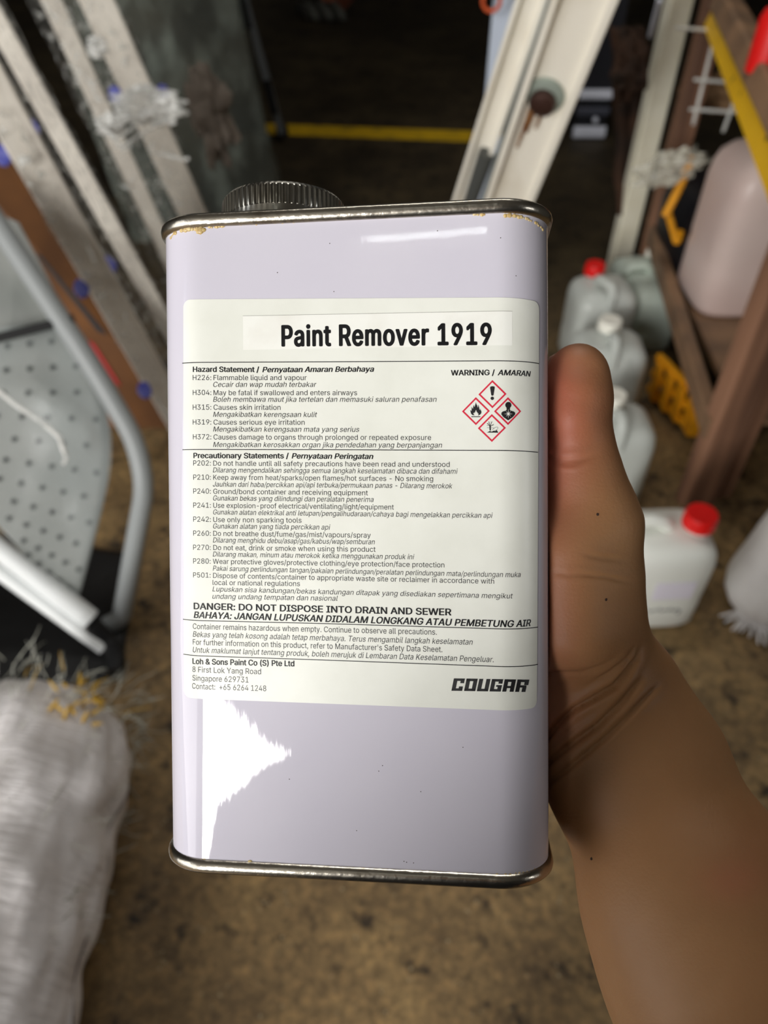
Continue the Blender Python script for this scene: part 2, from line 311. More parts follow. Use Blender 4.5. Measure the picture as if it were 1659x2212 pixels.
TEXT=[
  ('b', 'Hazard Statement /', -41.33, 46.59, -23.09, 46.08, 1.37),
  ('bi', 'Pernyataan Amaran Berbahaya', -22.28, 46.03, 7.46, 45.45, 1.35),
  ('r', 'H226:', -41.38, 44.4, -36.23, 44.25, 1.35),
  ('r', 'Flammable liquid and vapour', -35.59, 44.24, -10.4, 43.65, 1.34),
  ('i', 'Cecair dan wap mudah terbakar', -35.7, 42.45, -7.77, 41.83, 1.34),
  ('r', 'H304:', -41.43, 40.44, -36.27, 40.31, 1.36),
  ('r', 'May be fatal if swallowed and enters airways', -35.64, 40.26, 2.93, 39.45, 1.34),
  ('i', 'Boleh membawa maut jika tertelan dan memasuki saluran penafasan', -35.78, 38.51, 23.59, 37.32, 1.33),
  ('r', 'H315:', -41.49, 36.53, -36.32, 36.41, 1.36),
  ('r', 'Causes skin irritation', -35.68, 36.38, -17.46, 36.01, 1.35),
  ('i', 'Mengakibatkan kerengsaan kulit', -35.83, 34.52, -7.66, 33.96, 1.34),
  ('r', 'H319:', -41.54, 32.57, -36.36, 32.47, 1.35),
  ('r', 'Causes serious eye irritation', -35.73, 32.43, -11.04, 31.99, 1.34),
  ('i', 'Mengakibatkan kerengsaan mata yang serius', -35.87, 30.6, 3.46, 29.91, 1.34),
  ('r', 'H372:', -41.52, 28.63, -36.41, 28.54, 1.36),
  ('r', 'Causes damage to organs through prolonged or repeated exposure', -35.77, 28.5, 22.13, 27.52, 1.34),
  ('i', 'Mengakibatkan kerosakkan organ jika pendedahan yang berpanjangan', -35.92, 26.51, 24.95, 25.54, 1.33),
  ('b', 'WARNING /', 27.28, 43.98, 38.45, 43.8, 1.36),
  ('bi', 'AMARAN', 39.1, 43.75, 48.26, 43.65, 1.35),
  ('b', 'Precautionary Statements /', -41.46, 23.62, -15.33, 23.24, 1.38),
  ('bi', 'Pernyataan Peringatan', -14.59, 23.21, 7.11, 22.82, 1.36),
  ('r', 'P202:', -41.51, 21.64, -36.61, 21.55, 1.36),
  ('r', 'Do not handle until all safety precautions have been read and understood', -35.94, 21.53, 26.89, 20.56, 1.33),
  ('i', 'Dilarang mengendalikan sehingga semua langkah keselamatan dibaca dan difahami', -36.06, 19.73, 28.93, 18.75, 1.34),
  ('r', 'P210:', -41.56, 17.86, -36.66, 17.79, 1.36),
  ('r', 'Keep away from heat/sparks/open flames/hot surfaces - No smoking', -35.98, 17.78, 22.61, 16.91, 1.33),
  ('i', 'Jauhkan dari haba/percikkan api/api terbuka/permukaan panas - Dilarang merokok', -36.1, 15.95, 27.58, 15.02, 1.33),
  ('r', 'P240:', -41.61, 14.14, -36.7, 14.08, 1.36),
  ('r', 'Ground/bond container and receiving equipment', -36.02, 14.03, 5.6, 13.38, 1.34),
  ('i', 'Gunakan bekas yang dilindungi dan peralatan penerima', -36.08, 12.25, 7.1, 11.64, 1.34),
  ('r', 'P241:', -41.66, 10.36, -36.74, 10.32, 1.37),
  ('r', 'Use explosion-proof electrical/ventilating/light/equipment', -36.06, 10.31, 12.38, 9.63, 1.34),
  ('i', 'Gunakan alatan elektrikal anti letupan/pengalihudaraan/cahaya bagi mengelakkan percikkan api', -36.12, 8.53, 37.79, 7.4, 1.33),
  ('r', 'P242:', -41.71, 6.61, -36.78, 6.55, 1.37),
  ('r', 'Use only non sparking tools', -36.11, 6.51, -12.09, 6.26, 1.35),
  ('i', 'Gunakan alatan yang tiada percikkan api', -36.17, 4.78, -4.39, 4.42, 1.35),
  ('r', 'P260:', -41.76, 2.86, -36.83, 2.82, 1.36),
  ('r', 'Do not breathe dust/fume/gas/mist/vapours/spray', -36.15, 2.81, 6.28, 2.32, 1.35),
  ('i', 'Dilarang menghidu debu/asap/gas/kabus/wap/semburan', -36.27, 1.04, 7.33, 0.59, 1.35),
  ('r', 'P270:', -41.84, -0.95, -36.9, -0.97, 1.36),
  ('r', 'Do not eat, drink or smoke when using this product', -36.19, -0.98, 7.53, -1.36, 1.34),
  ('i', 'Dilarang makan, minum atau merokok ketika menggunakan produk ini', -36.34, -2.73, 17.66, -3.28, 1.34),
  ('r', 'P280:', -41.88, -4.62, -36.96, -4.63, 1.37),
  ('r', 'Wear protective gloves/protective clothing/eye protection/face protection', -36.34, -4.67, 25.4, -5.36, 1.34),
  ('i', 'Pakai sarung perlindungan tangan/pakaian perlindungan/peralatan perlindungan mata/perlindungan muka', -36.38, -6.49, 45.01, -7.84, 1.33),
  ('r', 'P501:', -41.93, -8.38, -37.02, -8.39, 1.37),
  ('r', 'Dispose of contents/container to appropriate waste site or reclaimer in accordance with', -36.31, -8.44, 38.11, -9.47, 1.34),
  ('r', 'local or national regulations', -36.46, -10.34, -12.67, -10.47, 1.35),
  ('i', 'Lupuskan sisa kandungan/bekas kandungan ditapak yang disediakan sepertimana mengikut', -36.55, -12.06, 42.88, -13.27, 1.33),
  ('i', 'undang undang tempatan dan nasional', -36.57, -14.03, -2.56, -14.28, 1.36),
  ('b', 'DANGER: DO NOT DISPOSE INTO DRAIN AND SEWER', -41.92, -16.91, 27.18, -17.73, 1.71),
  ('bi', 'BAHAYA: JANGAN LUPUSKAN DIDALAM LONGKANG ATAU PEMBETUNG AIR', -41.95, -19.26, 48.18, -20.69, 1.7),
  ('r', 'Container remains hazardous when empty. Continue to observe all precautions.', -42.23, -22.25, 23.37, -22.82, 1.47),
  ('i', 'Bekas yang telah kosong adalah tetap merbahaya. Terus mengambil langkah keselamatan', -42.26, -24.37, 32.59, -25.27, 1.47),
  ('r', "For further information on this product, refer to Manufacturer's Safety Data Sheet.", -42.29, -26.5, 24.78, -27.32, 1.47),
  ('i', 'Untuk maklumat lanjut tentang produk, boleh merujuk di Lembaran Data Keselamatan Pengeluar.', -42.32, -28.58, 37.92, -29.68, 1.47),
  ('b', 'Loh & Sons Paint Co (S) Pte Ltd', -42.48, -31.72, -14.31, -31.78, 1.49),
  ('r', '8 First Lok Yang Road', -42.51, -33.91, -23.41, -34.09, 1.49),
  ('r', 'Singapore 629731', -42.54, -36.25, -26.88, -36.37, 1.5),
  ('r', 'Contact:  +65 6264 1248', -42.65, -38.45, -22.04, -38.57, 1.5),
  ('t', 'Paint Remover 1919', -17.07, 52.77, 37.71, 51.64, 5.26),
]
DIAMONDS= [((37.81, 38.98), 3.55, 3.58), ((33.61, 34.73), 3.54, 3.56), ((41.72, 34.61), 3.52, 3.54), ((37.64, 30.36), 3.55, 3.55)]
INK= [[(37.25, 40.79), (37.41, 40.94), (37.87, 41.01), (38.29, 40.92), (38.42, 40.72), (38.38, 40.37), (38.1, 38.74), (37.94, 38.59), (37.66, 38.59), (37.51, 38.75), (37.25, 40.4)], [(38.21, 37.91), (38.17, 37.75), (38.08, 37.61), (37.94, 37.51), (37.77, 37.48), (37.6, 37.52), (37.46, 37.62), (37.37, 37.76), (37.34, 37.93), (37.37, 38.1), (37.46, 38.24), (37.61, 38.33), (37.77, 38.36), (37.94, 38.32), (38.08, 38.22), (38.17, 38.08)], [(33.61, 37.0), (33.74, 36.56), (33.97, 36.09), (34.05, 35.62), (34.17, 35.77), (34.25, 36.4), (34.39, 35.85), (34.54, 35.14), (34.67, 34.98), (34.79, 35.37), (34.82, 34.98), (34.98, 34.74), (35.02, 34.35), (34.85, 33.96), (34.51, 33.73), (34.12, 33.61), (34.28, 33.97), (34.2, 34.2), (34.04, 34.13), (34.01, 34.52), (33.86, 34.4), (33.66, 35.08), (33.5, 34.77), (33.42, 34.38), (33.26, 34.61), (33.29, 34.22), (33.11, 34.3), (32.95, 34.31), (33.03, 33.99), (33.26, 33.67), (32.71, 33.76), (32.36, 34.16), (32.25, 34.63), (32.14, 35.03), (32.36, 34.94), (32.48, 34.71), (32.56, 35.49), (32.49, 35.88), (32.72, 35.56), (32.88, 35.33), (32.96, 36.03), (33.08, 36.34), (33.19, 35.87), (33.3, 35.79), (33.43, 36.33)], [(32.45, 33.44), (34.76, 33.4), (34.76, 33.21), (32.45, 33.25)], [(42.61, 36.16), (42.55, 35.85), (42.37, 35.59), (42.11, 35.41), (41.81, 35.34), (41.5, 35.41), (41.25, 35.58), (41.08, 35.85), (41.02, 36.16), (41.08, 36.47), (41.25, 36.73), (41.51, 36.91), (41.81, 36.97), (42.12, 36.91), (42.38, 36.73), (42.55, 36.47)], [(41.3, 35.73), (41.39, 35.03), (41.2, 34.75), (40.42, 34.54), (40.07, 34.26), (40.02, 33.79), (40.57, 33.08), (41.75, 32.25), (42.96, 33.09), (43.54, 33.72), (43.62, 34.19), (43.29, 34.5), (42.32, 34.8), (42.19, 35.03), (42.32, 35.74)], [(37.41, 29.74), (37.35, 31.06), (37.01, 31.05), (37.06, 29.73)], [(37.23, 30.75), (36.58, 31.67), (36.47, 31.59), (37.12, 30.67)], [(37.24, 30.96), (36.94, 32.06), (36.8, 32.03), (37.11, 30.92)], [(36.86, 31.15), (36.36, 31.05), (36.38, 30.96), (36.88, 31.06)], [(37.34, 30.92), (37.6, 31.7), (37.47, 31.74), (37.2, 30.97)], [(37.57, 31.69), (37.81, 32.0), (37.73, 32.06), (37.5, 31.75)], [(37.34, 30.73), (38.15, 31.26), (38.07, 31.38), (37.26, 30.84)], [(37.68, 31.05), (38.07, 31.0), (38.08, 31.08), (37.69, 31.13)], [(37.57, 31.68), (37.47, 32.04), (37.39, 32.02), (37.5, 31.66)], [(36.78, 31.38), (36.46, 31.54), (36.43, 31.47), (36.74, 31.31)], [(36.36, 29.22), (37.14, 29.61), (37.61, 29.42), (38.07, 29.68), (38.54, 29.56), (38.85, 29.87), (39.28, 29.14)], [(36.37, 30.44), (38.23, 30.36), (38.23, 30.43), (36.37, 30.5)], [(37.79, 29.81), (38.11, 30.2), (38.04, 30.25), (37.73, 29.86)], [(38.1, 30.19), (38.56, 30.5), (38.52, 30.56), (38.05, 30.26)], [(38.55, 30.49), (39.01, 30.56), (39.0, 30.64), (38.54, 30.57)], [(38.98, 30.57), (39.17, 30.41), (39.22, 30.47), (39.03, 30.63)], [(39.16, 30.45), (39.05, 30.14), (39.12, 30.12), (39.23, 30.43)], [(39.06, 30.16), (38.67, 29.77), (38.72, 29.72), (39.11, 30.1)], [(38.69, 29.78), (38.3, 29.71), (38.31, 29.63), (38.7, 29.71)]]
STAR= [(41.81, 35.2), (41.88, 34.11), (42.46, 34.65), (41.98, 33.99), (42.96, 33.92), (41.98, 33.83), (42.46, 33.17), (41.87, 33.71), (41.8, 32.61), (41.73, 33.71), (41.15, 33.17), (41.63, 33.83), (40.67, 33.91), (41.63, 33.99), (41.15, 34.64), (41.73, 34.11)]
LOGO= [[(27.07, -37.3), (28.09, -37.29), (28.76, -34.06), (27.74, -34.07)], [(27.6, -34.71), (30.46, -34.7), (30.59, -34.05), (27.74, -34.07)], [(27.07, -37.3), (29.77, -37.28), (29.91, -36.64), (27.2, -36.65)], [(29.35, -35.28), (30.34, -35.28), (30.59, -34.05), (29.6, -34.06)], [(28.81, -37.29), (29.83, -37.28), (30.07, -36.12), (29.05, -36.12)], [(30.33, -37.28), (31.35, -37.27), (32.02, -34.05), (31.0, -34.05)], [(32.19, -37.27), (33.21, -37.26), (33.87, -34.04), (32.86, -34.04)], [(30.87, -34.7), (33.74, -34.68), (33.87, -34.04), (31.0, -34.05)], [(30.33, -37.28), (33.21, -37.26), (33.34, -36.62), (30.47, -36.63)], [(33.59, -37.26), (34.6, -37.25), (35.27, -34.04), (34.25, -34.04)], [(35.44, -37.25), (36.45, -37.24), (37.11, -34.03), (36.1, -34.03)], [(33.59, -37.26), (36.45, -37.24), (36.58, -36.6), (33.72, -36.61)], [(36.83, -37.24), (37.84, -37.23), (38.5, -34.02), (37.49, -34.03)], [(37.36, -34.67), (40.21, -34.67), (40.34, -34.03), (37.49, -34.03)], [(36.83, -37.24), (39.69, -37.23), (39.82, -36.59), (36.96, -36.6)], [(39.1, -35.17), (40.11, -35.18), (40.34, -34.03), (39.33, -34.02)], [(38.68, -37.23), (39.69, -37.23), (40.01, -35.63), (39.0, -35.62)], [(38.51, -36.01), (39.94, -36.01), (40.03, -35.56), (38.6, -35.56)], [(40.06, -37.23), (41.08, -37.25), (41.75, -34.07), (40.73, -34.04)], [(41.93, -37.29), (42.99, -37.35), (43.68, -34.19), (42.61, -34.12)], [(40.59, -34.68), (43.54, -34.82), (43.68, -34.19), (40.73, -34.04)], [(40.26, -36.27), (43.19, -36.4), (43.31, -35.86), (40.37, -35.73)], [(43.39, -37.38), (44.48, -37.47), (45.22, -34.32), (44.09, -34.22)], [(45.92, -35.81), (47.22, -35.97), (47.59, -34.6), (46.26, -34.43)], [(43.95, -34.85), (47.34, -35.21), (47.51, -34.59), (44.09, -34.22)], [(43.64, -36.24), (46.54, -36.53), (46.69, -35.97), (43.77, -35.67)], [(45.15, -37.53), (46.33, -37.66), (46.68, -36.29), (45.48, -36.15)]]
FONT = None
try:
    fp = os.path.join(bpy.utils.system_resource('DATAFILES'), 'fonts', 'Inter.woff2')
    if os.path.exists(fp): FONT = bpy.data.fonts.load(fp)
except Exception: FONT = None
def fill(conts):            # non-zero winding fill of closed outlines
    pts = []; fc = []
    for c in conts:
        o = len(pts); pts += [Vector(p) for p in c]; fc.append(list(range(o, len(pts))))
    V, E, Fc, _, _, _ = delaunay_2d_cdt(pts, [], fc, 0, 1e-6)
    P = np.array([tuple(v) for v in V]); T = np.array([t for t in Fc if len(t) == 3]); C = P[T].mean(1)
    wn = np.zeros(len(C))
    for c in conts:
        q = np.array(c); r = np.roll(q, -1, 0); box = (C[:,0] > q[:,0].min()) & (C[:,0] < q[:,0].max()) & (C[:,1] > q[:,1].min()) & (C[:,1] < q[:,1].max())
        if not box.any(): continue
        cc = C[box]; y = cc[:,1][:,None]; x = cc[:,0][:,None]; up = (q[:,1] <= y) & (r[:,1] > y); dn = (q[:,1] > y) & (r[:,1] <= y)
        side = (r[:,0]-q[:,0])*(y-q[:,1])-(x-q[:,0])*(r[:,1]-q[:,1]); wn[box] += (up & (side > 0)).sum(1)-(dn & (side < 0)).sum(1)
    return V, [tuple(int(i) for i in t) for t in T[wn != 0]]
def text_polys(items):
    def mk(body, st):
        cu = bpy.data.curves.new('t', 'FONT'); cu.body = body
        if FONT: cu.font = FONT
        cu.space_character = 1.0 if st != 't' else 1.08
        o = bpy.data.objects.new('t', cu); COL.objects.link(o); return o
    obs = [mk('H', 'r')]+[mk(it[1], it[0]) for it in items]; bpy.context.view_layer.update(); dg = bpy.context.evaluated_depsgraph_get()
    res = []
    for o, st in zip(obs, ['r']+[it[0] for it in items]):
        cu = o.to_curve(dg); conts = []; ns = 6 if st == 't' else 3
        for sp in cu.splines:
            bp = sp.bezier_points; n = len(bp); out = []
            for i in range(n):
                p0, p3 = bp[i], bp[(i+1) % n]; a, b, c, d = p0.co.to_2d(), p0.handle_right.to_2d(), p3.handle_left.to_2d(), p3.co.to_2d()
                straight = abs((d-a).cross(b-a)) < 1e-5 and abs((d-a).cross(c-a)) < 1e-5
                m = 1 if straight else ns
                for k in range(m):
                    t = k/m; q = a*(1-t)**3+b*3*t*(1-t)**2+c*3*t*t*(1-t)+d*t**3
                    if not out or (q-out[-1]).length > 1e-5: out.append(q)
            if len(out) > 2: conts.append([tuple(q) for q in out])
        res.append(fill(conts)); o.to_curve_clear()
    for o in obs: c_ = o.data; bpy.data.objects.remove(o); bpy.data.curves.remove(c_)
    return max(v.y for v in res[0][0]), res[1:]
capH, TM = text_polys(TEXT)
groups = {}
def grp(i):
    y = TEXT[i][3]
    if TEXT[i][0] == 't': return 'title_lettering'
    if y > 26: return 'hazard_lettering'
    if y > -16.4: return 'precaution_lettering'
    if y > -20: return 'danger_lettering'
    if y > -30: return 'notice_lettering'
    return 'address_lettering'
for i, (it, (vs, fs)) in enumerate(zip(TEXT, TM)):
    st, s, u0, v0, u1, v1, ch = it; sh = .21 if 'i' in st else 0
    sp = {'b': .026, 'bi': .026, 't': .036}.get(st, 0)
    if sp:      # heavier weight: the outline struck several times, slightly shifted
        sh8 = [(sp*math.cos(a), sp*.55*math.sin(a)) for a in [k*math.pi/(6 if st == 't' else 3) for k in range(12 if st == 't' else 6)]]+[(sp*.5, 0), (-sp*.5, 0)]; n0 = len(vs)
        vs = [Vector((p[0]+dx, p[1]+dy)) for dx, dy in sh8 for p in vs]; fs = [tuple(i+k*n0 for i in f) for k in range(len(sh8)) for f in fs]
    q = [(p.x+sh*p.y, p.y) for p in vs]; x0 = min(a for a, b in q); x1 = max(a for a, b in q); ys = ch/capH
    mb = groups.setdefault(grp(i), MB()); V = []
    for a, b in q:
        t = (a-x0)/(x1-x0); V.append(surf(u0+(u1-u0)*t, v0+(v1-v0)*t+b*ys, .19 if st == 't' else .16))
    mb.add(V, fs)
for k, mb in groups.items(): mb.build(k, M_ink, lab, smooth=False)
mb = MB()
for poly in LOGO: flat(mb, poly, .17, 37)
mb.build('logo_lettering', M_ink, lab, smooth=False)
nm = ['exclamation_symbol','flame_symbol','health_hazard_symbol','environment_symbol']
INKG = {0: INK[0:2], 1: INK[2:4], 2: INK[4:6], 3: INK[6:]}
for k, ((c, hx, hy)) in enumerate(DIAMONDS):
    mb = MB(); o = [(0,hy),(hx,0),(0,-hy),(-hx,0)]; w = .84
    for j in range(4):
        a, b = o[j], o[(j+1) % 4]; flat(mb, [(c[0]+a[0], c[1]+a[1]), (c[0]+b[0], c[1]+b[1]), (c[0]+b[0]*w, c[1]+b[1]*w), (c[0]+a[0]*w, c[1]+a[1]*w)], .16, 30, .8)
    fr = mb.build('red_diamond', M_red, lab, smooth=False)
    mb = MB()
    for q in INKG[k]: flat(mb, q, .18, 36, .6)
    mb.build(nm[k], M_ink, lab, smooth=False)
mb = MB(); flat(mb, STAR, .20, 36, .6); mb.build('white_star', M_patch, lab, smooth=False)
# ------------------------------------------------------------------ materials of the background
M_bar = mat('white_foam_bar', (244,238,226), .7, c2=(220,213,202), nscale=6, bump=.003, bscale=30, bstretch=(1,1,.3))
M_wrap = film('bubble_wrap', .03, .75, 48, (1,1,1), (232,234,230), (.54,.72), .004)
M_wrapw = film('crumpled_film', .35, .95, 26, (1,1,1), (240,240,236), (.38,.6), .012)
M_blue = mat('blue_tape', (66,70,168), .5, c2=(120,124,196), nscale=60)
M_card = mat('cardboard', (122,78,38), .8, c2=(88,55,27), nscale=5, bump=.001, bscale=40)
M_black = mat('black_rubber', (14,14,16), .6)
M_red2 = mat('red_print', (176,28,34), .6)
M_frame = mat('white_powder_coat', (240,243,243), .35)
M_panel = mat('grey_mesh_panel', (150,152,148), .55, c2=(132,136,132), nscale=7)
M_alu = mat('aged_aluminium', (240,235,222), .45, .1, c2=(216,206,186), nscale=9, nstretch=(1,1,.3), ramp=(.5,.8), bump=.0006, bscale=60)
M_rust = mat('rust', (110,66,34), .8, c2=(150,105,60), nscale=40)
M_bolt = mat('dark_bolt', (72,50,44), .35, .5)
M_pale = mat('grey_green_washer', (150,160,150), .5, .3)
M_cream = mat('cream_enamel', (250,246,226), .4, c2=(240,234,210), nscale=12)
M_brown = mat('weathered_brown_timber', (156,114,88), .75, c2=(96,68,52), nscale=22, nstretch=(1,1,.06), ramp=(.35,.62), bump=.004, bscale=40, bstretch=(1,1,.08))
M_beam = mat('worn_brown_steel', (146,114,86), .6, c2=(108,86,68), nscale=9, ramp=(.4,.7), bump=.001, bscale=60)
M_yelb = mat('chipped_yellow_enamel', (244,192,30), .5, c2=(60,48,26), nscale=26, ramp=(.62,.74), bump=.0005)
M_orange = mat('orange_yellow_plastic', (234,160,20), .5, c2=(140,84,20), nscale=18, ramp=(.6,.8))
M_hdpe = mat('clear_hdpe', (220,225,219), .28, trans=.25, sss=0, coat=.1, bump=.001, bscale=20)
M_hdpew = mat('milky_hdpe', (240,242,234), .35, trans=.05, bump=.0006, bscale=15)
M_pink = mat('pinkish_filled_hdpe', (232,212,204), .35, trans=.05, c2=(218,192,184), nscale=3)
M_green = mat('greenish_hdpe', (222,234,222), .35, trans=.25)
M_capr = mat('red_cap', (232,24,22), .4); M_capw = mat('white_cap', (246,244,232), .45)
M_white = mat('white_sticker', (232,228,240), .5)
M_shade = mat('painted_shade_black', (12,12,12), .55, bump=.01, bscale=9)  # near-black colour standing in for shade under the lounger
M_chrome = mat('chrome', (225,228,240), .45, .3)
M_dark = mat('dark_charcoal', (20,20,26), .5)
M_cloth = mat('brown_cloth', (70,46,30), .9, c2=(40,28,20), nscale=14, bump=.006, bscale=22)
M_bag = mat('white_woven_wrap', (244,240,240), .6, c2=(222,216,214), nscale=9, nstretch=(6,1,6), ramp=(.3,.7), bump=.004, bscale=34, bstretch=(.6,3.5,.6))
M_strand = mat('pale_fibre', (190,190,178), .5, alpha=.75)
M_yfib = mat('yellow_fibre', (200,160,60), .7)
M_wbag = mat('white_plastic_bag', (246,244,241), .4, c2=(230,226,224), nscale=6, bump=.012, bscale=9, bstretch=(1,1,.35))
# ------------------------------------------------------------------ left: wrapped bars
def wrap_hull(a0, a1, b0, b1, th, seed, n=46, m=40, amp=.012):
    # film round a pair of bars: elliptical tube from foot (a0,b0) to top (a1,b1)
    mb = MB(); secs = []
    for i in range(m+1):
        t = i/m; p = Vector(a0).lerp(Vector(a1), t); q = Vector(b0).lerp(Vector(b1), t); c = (p+q)/2; u = (q-p).normalized(); w = (q-p).length/2; ax = (Vector(a1)-Vector(a0)).normalized(); v = ax.cross(u)
        ring = []
        for k in range(n):
            a = 2*math.pi*k/n; ca, sa = math.cos(a), math.sin(a); ca = math.copysign(abs(ca)**.6, ca); sa = math.copysign(abs(sa)**.75, sa)
            o = c+u*ca*w+v*sa*th; o += (u*ca+v*sa)*amp*nz((o.x, o.y, o.z*.6), 22, seed); ring.append(o)
        secs.append(ring)
    mb.loft(secs, cap=False); return mb
def bar_bundle(name, label, bars, marks, seed, knot=None, group=None):
    base = bars[0][0]
    t = thing(name, label, 'wrapped bars', (base[0], base[1], 0), group)
    for a, b, w, d in bars: MB().beam(a, b, w, d).build('foam_bar', M_bar, t)
    a, b, w, d = bars[0]; a2, b2, w2, d2 = bars[-1]
    e = (Vector(a)-Vector(a2)).normalized()*max(w, w2)*.72
    wrap_hull(Vector(a2)-e, Vector(b2)-e, Vector(a)+e, Vector(b)+e, max(d, d2)*.75+.012, seed).build('bubble_wrap', M_wrap, t, ang=180)
    for m in marks:
        p = Vector(m); mb = MB(); vs = []
        dirn = (p-Vector((0,0,CAMZ))).normalized(); u = Vector((0,0,1)).cross(dirn).normalized(); v = dirn.cross(u)
        ring = [[p-dirn*.004*j+(u*math.cos(k*.785)+v*math.sin(k*.785)*1.3)*(.016, .013)[j]*(1+.25*nz((k, seed, m[0]*9), 1)) for k in range(8)] for j in (0, 1)]
        mb.loft(ring); mb.build('blue_mark', M_blue, t)
    return t
def onb(px, py, t): return tuple(Pc(px, py, t))
def floorbar(px0, py0, px1, py1, ztop, w, d):   # foot on the floor below (px0,py0), passing (px1,py1) at ztop, carried on past the frame
    a = Pz(px0, py0, .0); v = (CY-py1)/F_PX; b = Pz(px1, py1, ztop); return (a+Vector((0,0,.003)), a+(b-a)*1.75, w, d)
B3 = floorbar(520,694,208,0,.87,.078,.03); B2 = floorbar(450,740,110,0,.88,.046,.03)
B1 = floorbar(408,790,6,70,.85,.044,.03); B0 = floorbar(408,950,44,300,.80,.064,.03)
ta = bar_bundle('wrapped_bar_bundle', 'pale bars in bubble wrap nearest the can, tied with crumpled white film', [B3, B2], [onb(250,205,1.80), onb(352,203,1.84)], 3, group='bubble-wrapped bar bundles')
tb = bar_bundle('wrapped_bar_bundle', 'pair of pale grey bars in bubble wrap leaning beside the brown cardboard', [B1, B0], [onb(68,280,1.56), onb(237,574,1.70), onb(6,335,1.50), onb(176,625,1.58), onb(312,843,1.72)], 9, group='bubble-wrapped bar bundles')
def crumple(name, px, py, t, rx, ry, m, par, seed, n=22, stretch=1.0, tilt=0):
    c = Pc(px, py, t); d = (c-Vector((0,0,CAMZ))).normalized(); u = Vector((0,0,1)).cross(d).normalized()*-1; u = -u; v = d.cross(u)*-1
    mb = MB(); vs = []; rr = []
    for i in range(n+1):
        th = math.pi*i/n; ring = []
        for k in range(n):
            ph = 2*math.pi*k/n; q = Vector((math.sin(th)*math.cos(ph), math.sin(th)*math.sin(ph), math.cos(th))); r = 1+.55*nz(q, 2.6, seed)+.3*nz(q, 6, seed+1)
            x = q.x*r*rx; y = q.z*r*ry; x, y = x*math.cos(tilt)-y*math.sin(tilt), x*math.sin(tilt)+y*math.cos(tilt)
            ring.append(c+u*x+v*y+d*q.y*r*min(rx, ry)*.6)
        rr.append(ring)
    mb.loft(rr); return mb.build(name, m, par, ang=20)
crumple('film_knot', 325, 232, 1.74, .078, .034, M_wrapw, ta, 4, tilt=-.1)
crumple('film_knot', 238, 270, 1.76, .03, .022, M_wrapw, ta, 6)
crumple('film_knot', 210, 102, 1.72, .02, .02, M_wrapw, ta, 8)
mb = MB()
for (pts) in [[(205,262,1.73),(235,290,1.74),(262,318,1.74),(290,300,1.74),(330,275,1.74),(395,245,1.76)],[(215,270,1.73),(250,300,1.73)],[(258,300,1.73),(300,262,1.73)],[(330,330,1.78),(400,345,1.80),(408,342,1.80)]]:
    mb.tube([Pc(*p) for p in pts], .004, 6)
mb.build('film_tail', M_wrapw, ta, kind='stuff')
# cardboard behind the lounger
cb = thing('cardboard_sheet', 'tall brown cardboard sheet with a red printed stripe, between lounger and wrapped bars', 'cardboard', tuple(Pz(400,1060)))
def cpt(px, py, t): return Pc(px, py, t)
ca, cb_, cc, cd_ = Pz(240,925), Pz(412,925), Pc(10,330,1.80), Pc(-150,330,1.74)
nrm = (cb_-ca).cross(cd_-ca).normalized(); top1 = ca+(cd_-ca)*1.35; top2 = cb_+(cc-cb_)*1.35
mb = MB(); mb.loft([[ca, cb_, top2, top1], [p-nrm*.012 for p in (ca, cb_, top2, top1)]]); mb.build('sheet', M_card, cb, smooth=False)
def onplane(px, py, off=.004):
    o = Vector((0,0,CAMZ)); d = Pc(px, py, 1)-o; t = (ca-o).dot(nrm)/d.dot(nrm); return o+d*(t-off/abs(d.dot(nrm)))
for nm_, m_, q_ in (('red_print', M_red2, [(190,735),(203,742),(262,835),(250,828)]), ('black_slit', M_black, [(78,548),(88,552),(232,724),(210,716)])):
    p = [onplane(x, y) for x, y in q_]; p2 = [onplane(x, y, .001) for x, y in q_]; mb = MB(); mb.loft([p, p2]); mb.build(nm_, m_, cb, smooth=False)
# ------------------------------------------------------------------ left: folding lounger
bA, bB, bC, bD = Pc(-95,350,1.30), Pc(300,985,1.43), Pz(262,1335,.03), Pc(0,1195,1.40)
lg = thing('folding_lounger', 'white tube-framed folding lounger with perforated grey panel under clear film, at the left edge', 'folding chair', (bC.x, bC.y, 0))
def bend(pts, r=.09, n=7):
    out = [Vector(pts[0])]
    for i in range(1, len(pts)-1):
        p = Vector(pts[i]); a = (Vector(pts[i-1])-p); b = (Vector(pts[i+1])-p); q = min(r, a.length*.45, b.length*.45); s = p+a.normalized()*q; e = p+b.normalized()*q
        out += [s*(1-t)**2+p*2*t*(1-t)+e*t*t for t in [k/n for k in range(n+1)]]
    return out+[Vector(pts[-1])]
ux = Vector((-1,.05,-.02)).normalized()
MB().tube(bend([bA, Pc(198,790,1.39), Pc(292,950,1.43), Pc(314,1050,1.45), bC, bC+Vector((-.03,-.01,-.012))], .12, 10), .019, 12).build('side_tube', mat('grey_tube', (150,154,154), .4), lg)
s0 = Pc(195,1338,1.53); s1 = Pc(-160,1060,1.42); MB().tube([s0, s1], .0215, 14).build('seat_rail', M_frame, lg)
s0 = Pc(232,1415,1.555); s1 = Pc(-160,1120,1.45); s0.z = max(s0.z, .02); MB().tube([s0, s1], .0145, 12).build('ground_rail', M_frame, lg)
mb = MB(); mb.tube(bend([Pc(198,1350,1.53), Pc(238,1392,1.55), Pz(252,1425,.02), Pz(245,1455,.018)], .03), .019, 10); mb.build('corner_foot', M_black, lg)
MB().tube([Pc(160,688,1.37), Pc(-140,765,1.33)], .0085, 8).build('crossbar', M_black, lg)
